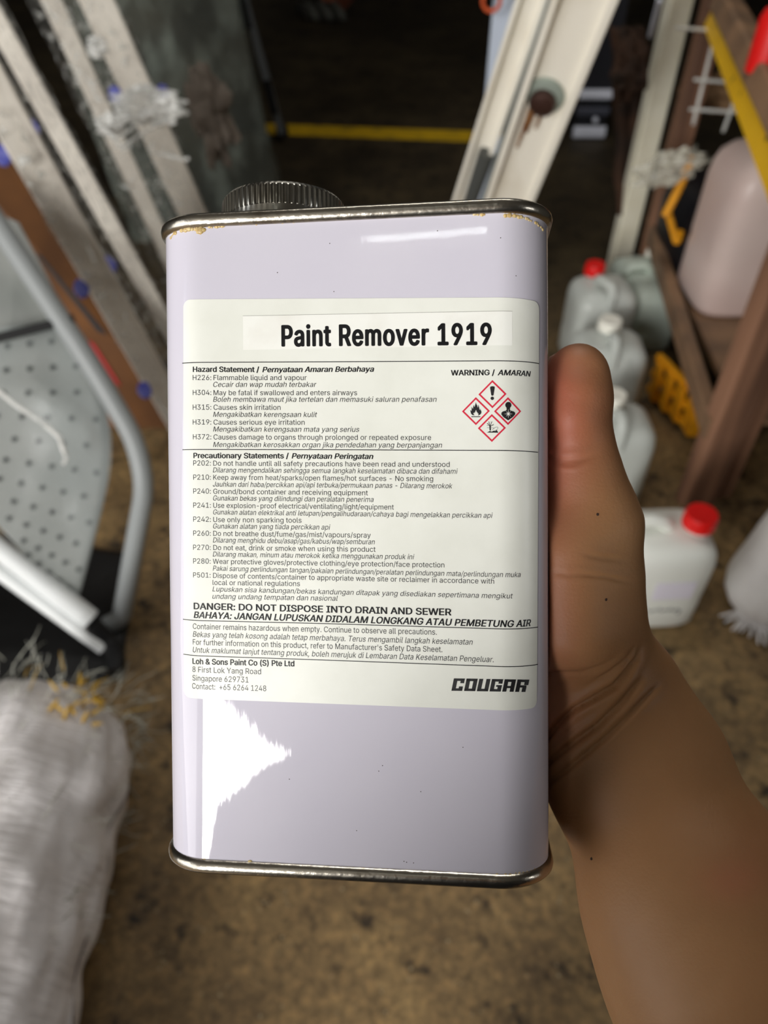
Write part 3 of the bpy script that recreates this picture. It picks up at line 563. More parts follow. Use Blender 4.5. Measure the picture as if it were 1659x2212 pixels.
def strip(name, pts, m, par, off=.0, th=.003):
    p = [Pc(*q) for q in pts]; n = (p[1]-p[0]).cross(p[2]-p[0]).normalized(); mb = MB(); mb.loft([[x+n*off for x in p], [x+n*(off+th) for x in p]]); return mb.build(name, m, par, smooth=False)
strip('upper_panel', [(-160,400,1.36),(40,480,1.39),(150,690,1.42),(20,740,1.39),(-170,800,1.36)], M_panel, lg)
rp = bend([Pc(138,705,1.40), Pc(238,880,1.43), Pc(232,1060,1.47), Pc(160,1330,1.54)], .12, 6)
lp = [Pc(5,740,1.36), Pc(5,1000,1.40), Pc(15,1130,1.44), Pc(60,1210,1.47)]
mb = MB(); 
def poly_at(pl, s):
    L = [0]; 
    for a, b in zip(pl, pl[1:]): L.append(L[-1]+(b-a).length)
    s *= L[-1]
    for i in range(len(pl)-1):
        if s <= L[i+1]+1e-9: return pl[i].lerp(pl[i+1], (s-L[i])/max(1e-9, L[i+1]-L[i]))
    return pl[-1]
def pan(s, t, o=0):
    q = poly_at(lp, t)+Vector((-.12*(1-t),0,0)); return q.lerp(poly_at(rp, t), s)+Vector((0,.004+o,-o))
mb.grid(lambda s, t: pan(s, t), 14, 24); mb.build('perforated_panel', M_panel, lg, solid=.004)
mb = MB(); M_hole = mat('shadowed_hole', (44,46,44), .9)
for j in range(11):
    for i in range(5):
        s = .18+.165*i+(.08 if j % 2 else 0); t = .05+.088*j
        if s > .93: continue
        c = pan(s, t, -.003); n = Vector((0,-.7,.7)); u = Vector((1,0,0)); v = n.cross(u)
        mb.add([c+(u*math.cos(k*.785)+v*math.sin(k*.785))*.0052 for k in range(8)]+[c+n*.0012+(u*math.cos(k*.785)+v*math.sin(k*.785))*.0045 for k in range(8)], [(k, (k+1) % 8, 8+(k+1) % 8, 8+k) for k in range(8)]+[tuple(range(8,16))])
mb.build('ventilation_hole', M_hole, lg, kind='stuff')
M_sheet = film('clear_sheet', .08, .3, 5, (1,1,.4), (190,200,200), (.4,.6), .004)
mb = MB(); mb.grid(lambda s, t: pan(s*1.15-.1, t, -.02+.012*nz((s*2, t*3, 0), 1.5, 2)), 20, 24); mb.build('clear_cover', M_sheet, lg, ang=180)
MB().tube([Pc(-20,830,1.30), Pc(30,872,1.31), Pc(95,915,1.32), Pc(128,945,1.33), Pc(143,988,1.35), Pc(138,1002,1.355)], .0042, 8).build('film_fold', M_wrapw, lg)
# black sheet added to paint the shade on the floor under the lounger
def shade_pt(s, t):
    p = Pz(-260, 1120).lerp(Pz(300, 1200), s).lerp(Pz(-320, 1520).lerp(Pz(262, 1470), s), t); return Vector((p.x, p.y, .004+.004*(1+nz((p.x, p.y, 0), 8, 3))*(1 if 0 < s < 1 and 0 < t < 1 else 0)))
mb = MB(); mb.grid(shade_pt, 30, 24); o = mb.build('shade_sheet', M_shade, None, origin=Pz(0,1300), solid=.003); tag(o, 'black sheet added on the floor as painted shade under the white lounger', 'shade sheet')
# ------------------------------------------------------------------ lower left: fibre roll lying towards the camera
rb = thing('fibre_roll', 'big white roll of woven fibre with a frayed, yellow-flecked end, lower left corner', 'roll', (-.56,.2,0))
def roll(s, t):
    a = 2*math.pi*s; y = .665-1.0*t; r = .148*(1-.22*max(0, 1-t*9)**2)+.012*nz((math.cos(a)*1.6, math.sin(a)*1.6, y*11), 1.5, 5)+.008*nz((math.cos(a)*5, math.sin(a)*5, y*9+a), 1.6, 8)
    return Vector((-.557+.02*t+r*math.cos(a), y, .152+r*math.sin(a)))
mb = MB(); mb.grid(roll, 72, 90); c0 = len(mb.v); 
ring = [roll(k/72, 0) for k in range(72)]; mb.loft([ring, [Vector((-.557,.672,.152))+(p-Vector((-.557,.665,.152)))*.6 for p in ring], [Vector((-.557,.66,.152))+(p-Vector((-.557,.665,.152)))*.1 for p in ring]])
mb.build('wrapped_body', M_bag, rb, ang=180)
for k in range(7):      # bands of pleats round the end
    pass
mb = MB(); my = MB()
for k in range(300):
    a = random.uniform(-1.2, 2.9); y = random.uniform(.30, .69)**1.0 if random.random() < .55 else random.uniform(.62,.69); r = .148; p = Vector((-.557+r*math.cos(a), y, .152+r*math.sin(a)))
    d = Vector((math.cos(a)*random.uniform(.1,.7), random.uniform(-.2,1.0)*(1 if y > .6 else .3), math.sin(a)*random.uniform(.1,.6)+random.uniform(-.3,.2))).normalized(); L = random.uniform(.015,.05)*(1 if y < .6 else 1.3); pts = [p-d*.006]
    for j in range(5): d = (d+Vector((random.uniform(-.4,.4), random.uniform(-.4,.4), random.uniform(-.4,.3)))).normalized(); pts.append(pts[-1]+d*L/5)
    (my if (random.random() < .06 and y > .6 and .3 < a < 1.7) else mb).tube(pts, [.0009,.0009,.0008,.0007,.0005,.0003], 4)
mb.build('frayed_fibre', M_strand, rb, kind='stuff')
for k in range(20):
    a = random.uniform(.65,1.2); p = Vector((-.557+.147*math.cos(a), random.uniform(.60,.665), .152+.147*math.sin(a))); d = Vector((random.uniform(-1,1), random.uniform(-.3,1), random.uniform(0,.5))).normalized(); my.tube([p-d*.010, p, p+d*.012], [.002,.0032,.001], 5)
my.build('yellow_fibre', M_yfib, rb, kind='stuff')
# ------------------------------------------------------------------ back left: wrapped stack and its metal frame
st = thing('wrapped_stack', 'dark stack of goods in clear stretch film standing behind the wrapped bars', 'wrapped goods', tuple(Pz(560,470)))
fa, fb = Pz(300,520), Pz(618,470); up = Vector((-.13,.02,1)); M_goods = mat('dark_packed_goods', (46,47,42), .7, c2=(66,63,52), nscale=4, bump=.01, bscale=7)
M_taup = mat('taupe_parcel', (92,82,72), .7)
back = Vector((-.12,.5,0)); q = [fa, fb, fb+back, fa+back]
mb = MB(); mb.loft([[p+up*(1.25*k/6)+Vector((.015*nz((i, k, 3), 1.7), .015*nz((i, k, 9), 1.7), 0)) for i, p in enumerate(q)] for k in range(7)]); mb.build('packed_goods', M_goods, st, ang=60)
crumple('parcel', 455, 250, 2.02, .05, .10, M_taup, st, 12, tilt=.1)
M_str = film('stretch_film', .1, .5, 14, (1,1,.5), (150,160,150), (.45,.7), .01)
def sf(s, t):
    L = [fa+(fa-fb)*.02, fb+(fb-fa)*.03, fb+back]; p = poly_at([x+Vector((0,-.02,0)) for x in L], s); p = p+up*(1.2*t+.005); return p+Vector((.012*nz(p, 9, 2), -.012-.014*abs(nz(p, 7, 5)), 0))
mb = MB(); mb.grid(sf, 40, 40); mb.build('stretch_film', M_str, st, ang=180)
fr = thing('steel_frame', 'grey steel leg with black clips beside the wrapped stack, at the yellow line', 'steel frame', tuple(Pz(610,292)))
p0 = Pz(608,288,.045); p1 = Pc(528,0,3.12); MB().beam(p0, p0+(p1-p0)*1.5, .034, .034).build('leg', mat('galvanised', (118,122,124), .5, .3), fr)
MB().lathe([(.030,0),(.030,.03),(.022,.046)], tuple(Pz(610,292)), 16).build('foot', M_black, fr)
for (x, y, t) in ((583,205,3.37),(526,18,3.10)):
    p = Pc(x, y, t); MB().beam(p-Vector((-.01,0,.07)), p+Vector((-.01,0,.06)), .035, .04).build('clip', M_black, fr)
# things on the floor at the far end of the aisle
M_str2 = mat('grey_cloth', (104,104,96), .9); 
cl = thing('cloth_bundle', 'grey striped cloth bundle on the floor at the top of the picture', 'cloth', tuple(Pz(672,36)))
c = Pz(672,40)
for k in range(6):
    mb = MB(); mb.tube([c+Vector((-.10+.045*k, .16-.01*k, .035)), c+Vector((-.07+.045*k, .05, .07)), c+Vector((-.02+.045*k, -.06, .05)), c+Vector((.0+.045*k,-.10,.02))], .021, 8); mb.build('fold', M_str2 if k % 2 else mat('dark_cloth_stripe', (58,56,50), .9), cl)
o = MB().beam(Pz(716,8,.04), Pz(742,-20,.04), .30, .07).build('brick_coloured_box', mat('terracotta', (150,84,58), .8), None, origin=Pz(716,8)); tag(o, 'terracotta coloured box beside the striped cloth, top of the picture', 'box')
# ------------------------------------------------------------------ ladder
def channel(mb, a, b, w, d, lip=.012, th=.004):
    a = Vector(a); b = Vector(b); ax = (b-a).normalized(); vw = ((a+b)/2-Vector((0,0,CAMZ))).normalized(); u = ax.cross(vw).normalized(); q = ax.cross(u)
    if q.dot(vw) > 0: q = -q      # q points to the viewer
    for cx_, w_, o, d_ in ((0, w, 0, th), (-w/2+lip/2, lip, d/2, d), (w/2-lip/2, lip, d/2, d)): mb.beam(a+u*cx_+q*o, b+u*cx_+q*o, w_, d_, u, .1)
    return u, q, ax
R2a, R2b = Pc(1099,435,1.585), Pc(1262,0,1.16)
k = (R2a.z-.02)/(R2b.z-R2a.z); foot2 = R2a-(R2b-R2a)*k; top2_ = R2a+(R2b-R2a)*1.45
ld = thing('aluminium_ladder', 'off-white aluminium folding ladder leaning behind the can, rust stain under its bolt', 'ladder', (foot2.x, foot2.y, 0))
mb = MB(); u2, q2, ax2 = channel(mb, foot2, top2_, .095, .022); mb.build('front_rail', M_alu, ld)
R1a, R1b = Pc(1003,435,1.66), Pc(1148,0,1.26)
k = (R1a.z-.02)/(R1b.z-R1a.z); foot1 = R1a-(R1b-R1a)*k; top1_ = R1a+(R1b-R1a)*1.45
mb = MB(); u1, q1, ax1 = channel(mb, foot1, top1_, .050, .018, .009); mb.build('rear_rail', M_alu, ld)
# middle guide rail between them
mb = MB(); mb.beam(Pc(1043,435,1.64)-(Pc(1190,0,1.22)-Pc(1043,435,1.64))*.6, Pc(1190,0,1.22)+(Pc(1190,0,1.22)-Pc(1043,435,1.64))*.4, .012, .03); mb.build('guide_rail', mat('dull_grey_alu', (124,130,126), .5, .4), ld)
def disc(c, n, prof, m, name, par, seg=28):
    n = Vector(n).normalized(); u = n.orthogonal().normalized(); v = n.cross(u); mb = MB(); mb.loft([[Vector(c)+n*h+(u*math.cos(2*math.pi*k/seg)+v*math.sin(2*math.pi*k/seg))*r for k in range(seg)] for r, h in prof]); return mb.build(name, m, par)
bc = Pc(1178,205,1.325)
ws = disc(bc, q2, [(.0,0),(.034,0),(.034,.004),(.030,.006),(.0,.006)], M_pale, 'washer', ld)
disc(bc-ax2*.007+q2*.006, q2, [(.0,0),(.023,0),(.024,.006),(.022,.013),(.014,.017),(.0,.018)], M_bolt, 'bolt', ld)
mb = MB()
for (dx, w_, L) in [(-.010,.005,.06),(.004,.004,.045),(-.016,.004,.10),(-.034,.006,.32),(-.030,.003,.2)]:
    p = bc+u2*dx*(1 if u2.x > 0 else -1)+q2*.0035-ax2*.026
    n = 10
    for j in range(n):
        a = p-ax2*L*j/n; b = p-ax2*L*(j+1)/n; w0 = w_*(1-.5*j/n)*(1+.4*nz((j, dx*90, 1), 1)); mb.add([a-u2*w0, a+u2*w0, b+u2*w0*.9, b-u2*w0*.9], [(0,1,2,3)])
mb.build('rust_streak', M_rust, ld, solid=.0006, kind='stuff')
fc = Pc(1052,330,1.52); MB().tube([fc, fc-ax1*.14], [.017,.015], 12).build('rung_stub', mat('dark_grey_plastic', (70,72,70), .5), ld)
for k in range(4):
    c = foot2+(top2_-foot2)*(.16+.27*k); MB().tube([c-q2*.004, c-q2*.36], .014, 10).build('rung', M_alu, ld)
mb = MB(); channel(mb, foot2-q2*.37+Vector((0,0,.0)), top2_-q2*.37, .095, .02); mb.build('far_rail', M_alu, ld)
# pale board and orange ring behind the ladder's rear rail
o = MB().beam((.31,2.34,.002), (.31,2.34,1.5), .055, .015, (1,0,0)).build('white_board', mat('pale_blue_board', (196,206,222), .5), None, origin=(.30,2.2,0)); tag(o, 'narrow pale blue-white board standing behind the ladder, at the top', 'board')
mb = MB(); c = Pc(1062,2,1.9); mb.tube([c+Vector((.022*math.cos(a), 0, .022*math.sin(a))) for a in [k*math.pi/8 for k in range(17)]], .005, 8, cap=False); o = mb.build('orange_ring', mat('orange_plastic', (200,84,40), .5), None, origin=c); tag(o, 'small orange ring at the top edge beside the pale board', 'ring')
# ------------------------------------------------------------------ dark trolley with chrome bars
p = Pz(1290,330)
tr = thing('dark_trolley', 'black cabinet on a chrome-edged base behind the ladder', 'cabinet', (p.x+.08, p.y, 0))
x0, x1 = Pz(1236,300).x, 1.02; y0 = Pz(1236,300).y
for z, h, m_, nm_ in ((.03,.05,M_chrome,'chrome_strip'),(.12,.035,mat('grey_steel_band', (96,98,110), .35, .6),'steel_band'),(.19,.04,M_chrome,'chrome_strip')):
    MB().beam((x0, y0, z), (x1, y0, z), h, .03, (0,0,1), .3).build(nm_, m_, tr)
slabm = MB(); v = [(x, y, z) for z in (.0,.75) for y in (y0+.02, y0+.4) for x in (x0+.01, x1)]; slabm.add(v, [(0,2,3,1),(4,5,7,6),(0,1,5,4),(2,6,7,3),(0,4,6,2),(1,3,7,5)]); slabm.build('cabinet_body', M_dark, tr, smooth=False)
for i in range(3):
    disc((x0+.09+.11*i, y0-.005, .085), (0,-1,0), [(0,0),(.013,0),(.011,.012),(0,.014)], M_chrome, 'stud', tr, 12)
MB().tube([Pc(1425,0,1.95), Pc(1405,78,2.05)], .008, 8).build('rod', M_chrome, tr)
# ------------------------------------------------------------------ cream post, rack
pf = Pz(1326,612); pst = MB(); pst.beam(pf, pf+Vector((0,0,1.55)), .066, .05, (1,.1,0), .1); o = pst.build('cream_post', M_cream, None, origin=pf); tag(o, 'square cream-white post rising beside the brown rack', 'post')
rk = thing('storage_rack', 'weathered brown rack with a yellow-painted upper beam, on the right', 'rack', (.85,1.4,0))
near = Vector((.755,1.34,0)); far = Vector((.845,2.30,0))
MB().beam(near, near+Vector((.0,0,1.25)), .085, .05, (1,.2,0)).build('timber_post', M_brown, rk)
MB().beam(near+Vector((.07,.03,0)), near+Vector((.07,.03,1.25)), .04, .045, (1,.2,0)).build('timber_post', M_brown, rk)
MB().beam(far+Vector((.0,0,0)), far+Vector((0,0,1.5)), .06, .05, (1,.1,0)).build('timber_post', M_brown, rk)
for z, m_, nm_, h in ((.235,M_beam,'lower_beam',.055),):
    MB().beam(far+Vector((-.02,-.03,z)), near+Vector((-.035,-.02,z)), .03, h, (1,0,0)).build(nm_, m_, rk)
ya, yb = Pc(1531,20,2.0), Pc(1700,425,1.16); yd = yb-ya
MB().beam(ya, yb+yd*.1, .055, .012, Vector((.25,0,1))).build('yellow_beam', M_yelb, rk)
ba, bb = Pc(1558,-10,1.98), Pc(1742,340,1.16); MB().beam(ba, bb, .05, .06, Vector((.3,0,1))).build('upper_beam', M_beam, rk)
zs_ = .215
mb = MB(); mb.add([(.80,1.36,zs_),(1.45,1.36,zs_),(1.45,2.4,zs_),(.84,2.4,zs_),(.80,1.36,zs_+.018),(1.45,1.36,zs_+.018),(1.45,2.4,zs_+.018),(.84,2.4,zs_+.018)], [(0,3,2,1),(4,5,6,7),(0,1,5,4),(1,2,6,5),(2,3,7,6),(3,0,4,7)]); mb.build('shelf_board', M_beam, rk, smooth=False)
mb = MB(); z2 = .74; mb.add([(.88,1.5,z2),(1.45,1.4,z2),(1.45,2.4,z2),(.92,2.4,z2),(.88,1.5,z2+.018),(1.45,1.4,z2+.018),(1.45,2.4,z2+.018),(.92,2.4,z2+.018)], [(0,3,2,1),(4,5,6,7),(0,1,5,4),(1,2,6,5),(2,3,7,6),(3,0,4,7)])
# ------------------------------------------------------------------ containers
def rrect(w, d, e, n=36):
    q = []
    for k in range(n):
        a = 2*math.pi*k/n; c, s = math.cos(a), math.sin(a); q.append((math.copysign(abs(c)**(2/e), c)*w/2, math.copysign(abs(s)**(2/e), s)*d/2))
    return q
def jerrycan(label, base, w, d, h, rz, m, mcap, neck=(.0,.0), caph=.03, capr=.029, group='plastic jerrycans', lean=0, big=False):
    t = thing('jerrycan', label, 'jerrycan', tuple(base), group); R = Matrix.Rotation(rz, 4, 'Z')@Matrix.Rotation(lean, 4, 'X')
    def tf(p): return Vector(base)+R@Vector(p)
    secs = []
    prof = [(0,.86,.0),(.012,.95,0),(.04,1,0),(.30,1.0,0),(.34,.985,0),(.38,1.0,0),(.72,1,0),(.80,.97,0),(.86,.90,0),(.91,.74,0),(.93,.55,0)]
    for z, s, o in prof: secs.append([tf((x*s, y*s, z*h)) for x, y in rrect(w, d, 4.5)])
    MB().loft(secs).build('body', m, t, ang=70)
    nx, ny = neck[0]*w, neck[1]*d
    prf = [(capr*.85, .82*h), (capr*.8, .95*h), (capr*.8, .99*h)]
    mb = MB(); mb.loft([[tf((nx+r*math.cos(2*math.pi*k/20), ny+r*math.sin(2*math.pi*k/20), z)) for k in range(20)] for r, z in prf]); mb.build('neck', m, t)
    mb = MB(); n = 48; mb.loft([[tf((nx+(r+(.0007 if k % 2 else -.0007)*g)*math.cos(2*math.pi*k/n), ny+(r+(.0007 if k % 2 else -.0007)*g)*math.sin(2*math.pi*k/n), z)) for k in range(n)] for r, z, g in [(capr*.7,.965*h,0),(capr,.965*h,1),(capr,.965*h+caph*.85,1),(capr*.93,.965*h+caph,0),(capr*.4,.965*h+caph*.97,0)]]); mb.build('cap', mcap, t)
    sy = 1 if neck[1] <= 0 else -1; sx = 0 if abs(neck[0]) < .2 else (-1 if neck[0] > 0 else 1)
    if sx: pts = [(nx+sx*capr*1.5,0,.84*h),(nx+sx*capr*2.0,0,.98*h),(nx+sx*capr*2.8,0,1.02*h),(sx*w*.33,0,1.01*h),(sx*w*.41,0,.93*h),(sx*w*.42,0,.78*h)]
    else: pts = [(nx,ny+sy*capr*1.1,.84*h),(nx,ny+sy*capr*1.5,.98*h),(nx,ny+sy*capr*2.2,1.02*h),(0,sy*d*.36,1.01*h),(0,sy*d*.43,.92*h),(0,sy*d*.44,.76*h)]
    MB().tube(bend([tf(p) for p in pts], .03, 5), .0135 if not big else .02, 10).build('handle', m, t)
    return t, tf
j1, tf = jerrycan('white jerrycan with a red cap and lavender sticker, standing nearest beside the wrist', (.545,1.03,0), .20, .15, .245, .05, M_hdpew, M_capr, (.30,-.02), .03, .031)
mb = MB(); mb.loft([[tf((x, -.0752-o, z)) for x, z in ((-.02,.10),(.06,.10),(.06,.15),(-.02,.15))] for o in (0, .001)]); mb.build('sticker', M_white, j1, smooth=False)
mb = MB(); sq = [(-.02,.070),(-.012,.060),(-.004,.068),(.0,.062),(.006,.072),(.010,.060),(.018,.068),(.022,.061),(.03,.070),(.034,.060),(.042,.066),(.050,.062),(.046,.050)]
mb.tube([tf((x, -.0758, z)) for x, z in sq], .0011, 5); mb.build('handwriting', M_ink, j1)
jerrycan('clear jerrycan with a white cap, last before the white jerrycan, behind the thumb', (.52,1.375,0), .185, .15, .25, .02, M_hdpe, M_capw, (0,.22), .026, .027)
jerrycan('clear jerrycan with a white cap, in front of the small red-capped one', (.575,1.69,0), .19, .15, .25, -.02, M_hdpe, M_capw, (0,.22), .026, .029)
jerrycan('clear jerrycan with a red cap, farthest of the floor row at the cream post', (.618,1.97,0), .175, .17, .25, .06, M_hdpe, M_capr, (-.13,.25), .03, .027)
jerrycan('greenish jerrycan on the floor behind the lower rack beam', (.785,2.12,0), .16, .28, .205, .1, M_green, M_capw, (.25,.3), .015, .02)
jerrycan('large pinkish-filled jerrycan on the rack shelf under the yellow beam', (.945,1.90,zs_+.018), .26, .24, .42, .05, M_pink, M_capw, (.0,.2), .03, .03, big=True)
# green strip (label) hint on the farthest jerrycan
# yellow crate, bag with straps, grid, red canister
yc = Pz(1512,975)
ct = thing('yellow_crate', 'orange-yellow slotted plastic crate on the floor under the rack', 'crate', (yc.x+.03, yc.y+.13, 0))
ox, oy = yc.x+.035, yc.y+.05
for k in range(4):
    MB().beam((ox-.06-.03*k*.6, oy+.02+.045*k, .02+.0), (ox-.065-.03*k*.6, oy+.02+.045*k, .13), .04, .012, (0,1,0)).build('slat', M_orange, ct)
for z in (.03,.08,.13): MB().beam((ox-.05, oy, z), (ox-.115, oy+.19, z), .02, .018, (0,0,1)).build('rail', M_orange, ct)
MB().beam((ox-.05, oy, .02), (ox-.05, oy, .14), .03, .03, (1,0,0)).build('corner', M_orange, ct)
MB().beam((ox-.05, oy, .08), (ox+.10, oy, .08), .09, .014, (0,0,1)).build('end_panel', M_orange, ct)
bgp = Vector((.90,2.12,zs_+.018))
bgt = thing('tool_bag', 'black tool bag with orange-yellow straps on the rack shelf', 'bag', tuple(bgp))
mb = MB(); mb.loft([[bgp+Vector((x*s, y*s, z)) for x, y in rrect(.17, .42, 3)] for z, s in ((0,.9),(.03,1),(.12,1.02),(.18,.9),(.21,.6))]); mb.build('bag_body', M_dark, bgt, ang=180)
MB().tube(bend([Pc(1497,338,1.98), Pc(1470,400,2.0), Pc(1436,468,2.03)], .05), .011, 8).build('strap', M_orange, bgt)
MB().tube(bend([Pc(1440,450,2.10), Pc(1452,490,2.1), Pc(1462,528,2.1), Pc(1470,500,2.1)], .02), .010, 8).build('strap', M_orange, bgt)
M_cl = film('clear_bag', .2, .75, 24, (1,1,1), (200,196,180), (.42,.62), .01)
o = crumple('clear_plastic_bag', 1448, 362, 1.98, .078, .035, M_cl, None, 21, tilt=.45); tag(o, 'crumpled clear plastic bag hanging beside the cream post', 'plastic bag')
M_wire = mat('white_wire', (206,206,200), .45)
wg = thing('wire_grid', 'white wire grid standing at the back of the rack', 'wire grid', (1.05,2.3,zs_+.018))
for (a, b) in [((1538,100),(1497,270)),((1600,180),(1562,285)),((1500,172),(1610,180)),((1490,236),(1620,244)),((1460,60),(1600,70))]:
    MB().tube([Pc(*a, 1.92), Pc(*b, 1.95)], .0042, 6).build('wire', M_wire, wg)
o = crumple('timber_offcut', 1560, 200, 2.4, .12, .05, mat('pale_timber', (126,96,66), .8), wg, 31)
bpd = mat('brown_backing', (74,56,42), .85, c2=(50,38,30), nscale=4)
rc = Pc(1668,82,1.42); rcb = thing('red_canister', 'red canister at the top right edge above the yellow beam', 'canister', (rc.x, rc.y, rc.z-.06))
mb = MB(); mb.lathe([(.025,-.06),(.032,-.055),(.032,.03),(.026,.045),(.014,.05)], tuple(rc), 24); mb.build('canister_body', M_capr, rcb)
mb = MB(); mb.lathe([(.012,.05),(.012,.075),(.004,.078)], tuple(rc), 16); mb.build('nozzle', M_capw, rcb)
o = crumple('brown_cloth', 1362, 150, 2.02, .04, .07, M_cloth, None, 14); tag(o, 'upper bunch of brown cloth hanging against the cream post', 'cloth')
cbp = thing('hanging_cloth', 'long dark brown cloth hanging down behind the cream post', 'cloth', tuple(Pz(1335,600)+Vector((0,.05,0))))
def hc(s, t):
    a = Pc(1388-60*s, 60+400*t, 2.22+.22*t); b = a+Vector((.01*math.sin(s*18+t*3), .02*math.sin(s*14), 0)); return b+Vector((.012*nz(b, 12, 4), .012*nz(b, 10, 7), 0))
mb = MB(); mb.grid(hc, 24, 40); mb.build('cloth_sheet', M_cloth, cbp, ang=180, solid=.006)
# ------------------------------------------------------------------ white plastic bag at the right edge
wb = Pz(1580,1362); wbt = thing('white_plastic_bag', 'tall white plastic bag with a gathered end, at the right edge', 'bag', (wb.x+.06, wb.y+.05, 0))
secs = []; c0 = Vector((wb.x+.075, wb.y+.06, 0)); lean_ = Vector((.10,.05,.50))
for i in range(34):
    t = i/33; r = .092*(min(1, (t*7+.25))**.5)*(1-.35*t**2); c = c0+lean_*t; ring = []
    for k in range(48):
        a = 2*math.pi*k/48; q = Vector((math.cos(a), math.sin(a), 0)); rr = r*(1+.10*nz((q.x*1.5, q.y*1.5, t*3), 1.2, 3)+.05*nz((q.x*4, q.y*4, t*4), 1.4, 6)); ring.append(c+q*rr)
    secs.append(ring)
MB().loft(secs).build('bag_body', M_wbag, wbt, ang=180)
mb = MB()
for k in range(16):
    a = math.radians(200+8*k); p = c0+Vector((math.cos(a)*.05, math.sin(a)*.05, .008)); mb.tube([p, p+Vector((math.cos(a)*.05, math.sin(a)*.05+random.uniform(-.01,.01), .004))], [.006,.002], 5)
mb.build('gathered_end', M_wbag, wbt, kind='stuff')
# ------------------------------------------------------------------ the hand that holds the can
PBX, PBY = .002, -.31
def hand_mesh():
    def C(px, py, z): return np.array([(px-CX)/F_PX*z, (CY-py)/F_PX*z, z], float)*1000        # camera axes, millimetres
    R_ = np.array(RL); T_ = np.array(TC)*1000
    def Lc(x, y, z): return R_@np.array([x, y, z])+T_
    lo = np.array([-52., -232., 128.]); hi = np.array([180., 66., 306.]); h = 1.15
    n = ((hi-lo)/h).astype(int)+1
    ax = [lo[i]+h*np.arange(n[i]) for i in range(3)]
    X, Y, Z = np.meshgrid(*ax, indexing='ij'); X = X.astype(np.float32); Y = Y.astype(np.float32); Z = Z.astype(np.float32)
    D = np.full(X.shape, 60, np.float32)
    def smin(sl, d, k):
        a = D[sl]; hh = np.clip(.5+.5*(a-d)/k, 0, 1); D[sl] = a*(1-hh)+d*hh-k*hh*(1-hh)
    def prim(a, b, ra, rb, k=6, wdir=None, ta=None, tb=None, only=None):
        # tapered limb from a to b; ra, rb half widths along wdir, ta, tb half depths across it
        a = np.array(a, float); b = np.array(b, float); m = max(ra, rb, ta or 0, tb or 0)+16
        l = np.minimum(a, b)-m; u = np.maximum(a, b)+m
        i0 = np.clip(((l-lo)/h).astype(int), 0, n-1); i1 = np.clip(((u-lo)/h).astype(int)+1, 1, n)
        if (i1 <= i0).any(): return
        sl = tuple(slice(i0[j], i1[j]) for j in range(3)); x, y, z = X[sl]-a[0], Y[sl]-a[1], Z[sl]-a[2]
        d = b-a; L = (d@d); t = np.clip((x*d[0]+y*d[1]+z*d[2])/max(L, 1e-6), 0, 1)
        x = x-t*d[0]; y = y-t*d[1]; z = z-t*d[2]
        if wdir is None: smin(sl, np.sqrt(x*x+y*y+z*z)-(ra+(rb-ra)*t), k); return
        w = np.array(wdir, float); dn = d/np.sqrt(L); w = w-dn*(w@dn); w /= np.linalg.norm(w); q = np.cross(dn, w)
        pw = x*w[0]+y*w[1]+z*w[2]; pq = x*q[0]+y*q[1]+z*q[2]; pd = x*dn[0]+y*dn[1]+z*dn[2]
        rw = ra+(rb-ra)*t; rt = ta+(tb-ta)*t; s = np.sqrt((pw/rw)**2+(pq/rt)**2+(pd/rt)**2); smin(sl, (s-1)*np.minimum(rw, rt), k)
    W = (.89, .45, 0)
    # forearm: wide across the picture, flatter in depth
    e0 = C(1308,1515,.236); e1 = C(1366,1648,.232); e2 = C(1500,1944,.213); e3 = C(1571,2095,.206); ed = (e3-e2)/np.linalg.norm(e3-e2); e4 = e3+ed*95
    prim(e0, e1, 22.5, 25.2, 8, W, 18, 19); prim(e1, e2, 25.2, 29, 8, W, 19, 24); prim(e2, e3, 29.5, 31.5, 8, W, 24, 27); prim(e3, e4, 31.5, 36, 8, W, 27, 32)
    # palm: heel, thenar, body of the palm wrapping behind the side of the can
    prim(C(1280,1440,.236), C(1310,1530,.238), 19, 21, 9, (1,0,.2), 17, 17)
    prim(Lc(60,14,-44), Lc(60,24,2), 14, 12, 9); prim(Lc(62,26,-52), Lc(64,34,-8), 15, 12.5, 9); prim(Lc(66,20,-58), C(1310,1500,.244), 13, 17, 10)
    prim(Lc(58,36,-46), Lc(60,40,2), 12.5, 11.5, 8)
    # thumb
    t = [(1248,806,.220,8.4),(1243,850,.220,9.1),(1238,890,.221,9.3),(1243,985,.222,10.6),(1254,1060,.223,12.2),(1268,1135,.225,14.9),(1272,1250,.227,14.7),(1268,1340,.230,16.1),(1278,1450,.235,18)]
    for (a, b) in zip(t, t[1:]): prim(C(*a[:3]), C(*b[:3]), a[3], b[3], 5)
    prim(C(1236,900,.214), C(1243,862,.214), 5.6, 5.0, 6)          # pad of the thumb
    prim(C(1215,1200,.216), C(1225,1360,.219), 9.5, 12, 9)         # ball of the thumb
    # four fingers laid flat along the back of the can
    for j, (z0, z1, reach, r) in enumerate([(4, 6, 66, 8.4), (-16, -16, 73, 8.8), (-35, -37, 68, 8.3), (-51, -56, 54, 7.3)]):
        k0 = Lc(60, 41, z0); k1 = Lc(46, 39.8+r*.0, (z0*3+z1)/4); m1 = 46-reach*.42; m2 = 46-reach*.72; m3 = 46-reach*.98
        k2 = Lc(m1, 29.2+r, (z0+z1)/2); k3 = Lc(m2, 29+r*.93, z1); k4 = Lc(m3, 29+r*.84, z1-1)
        prim(k0, k1, r*1.35, r*1.12, 4.5); prim(k1, k2, r*1.12, r, 3); prim(k2, k3, r, r*.92, 2.5); prim(k3, k4, r*.93, r*.82, 2)
    # keep the can itself free of flesh
    Ri = R_.T; px = X-T_[0]; py = Y-T_[1]; pz = Z-T_[2]
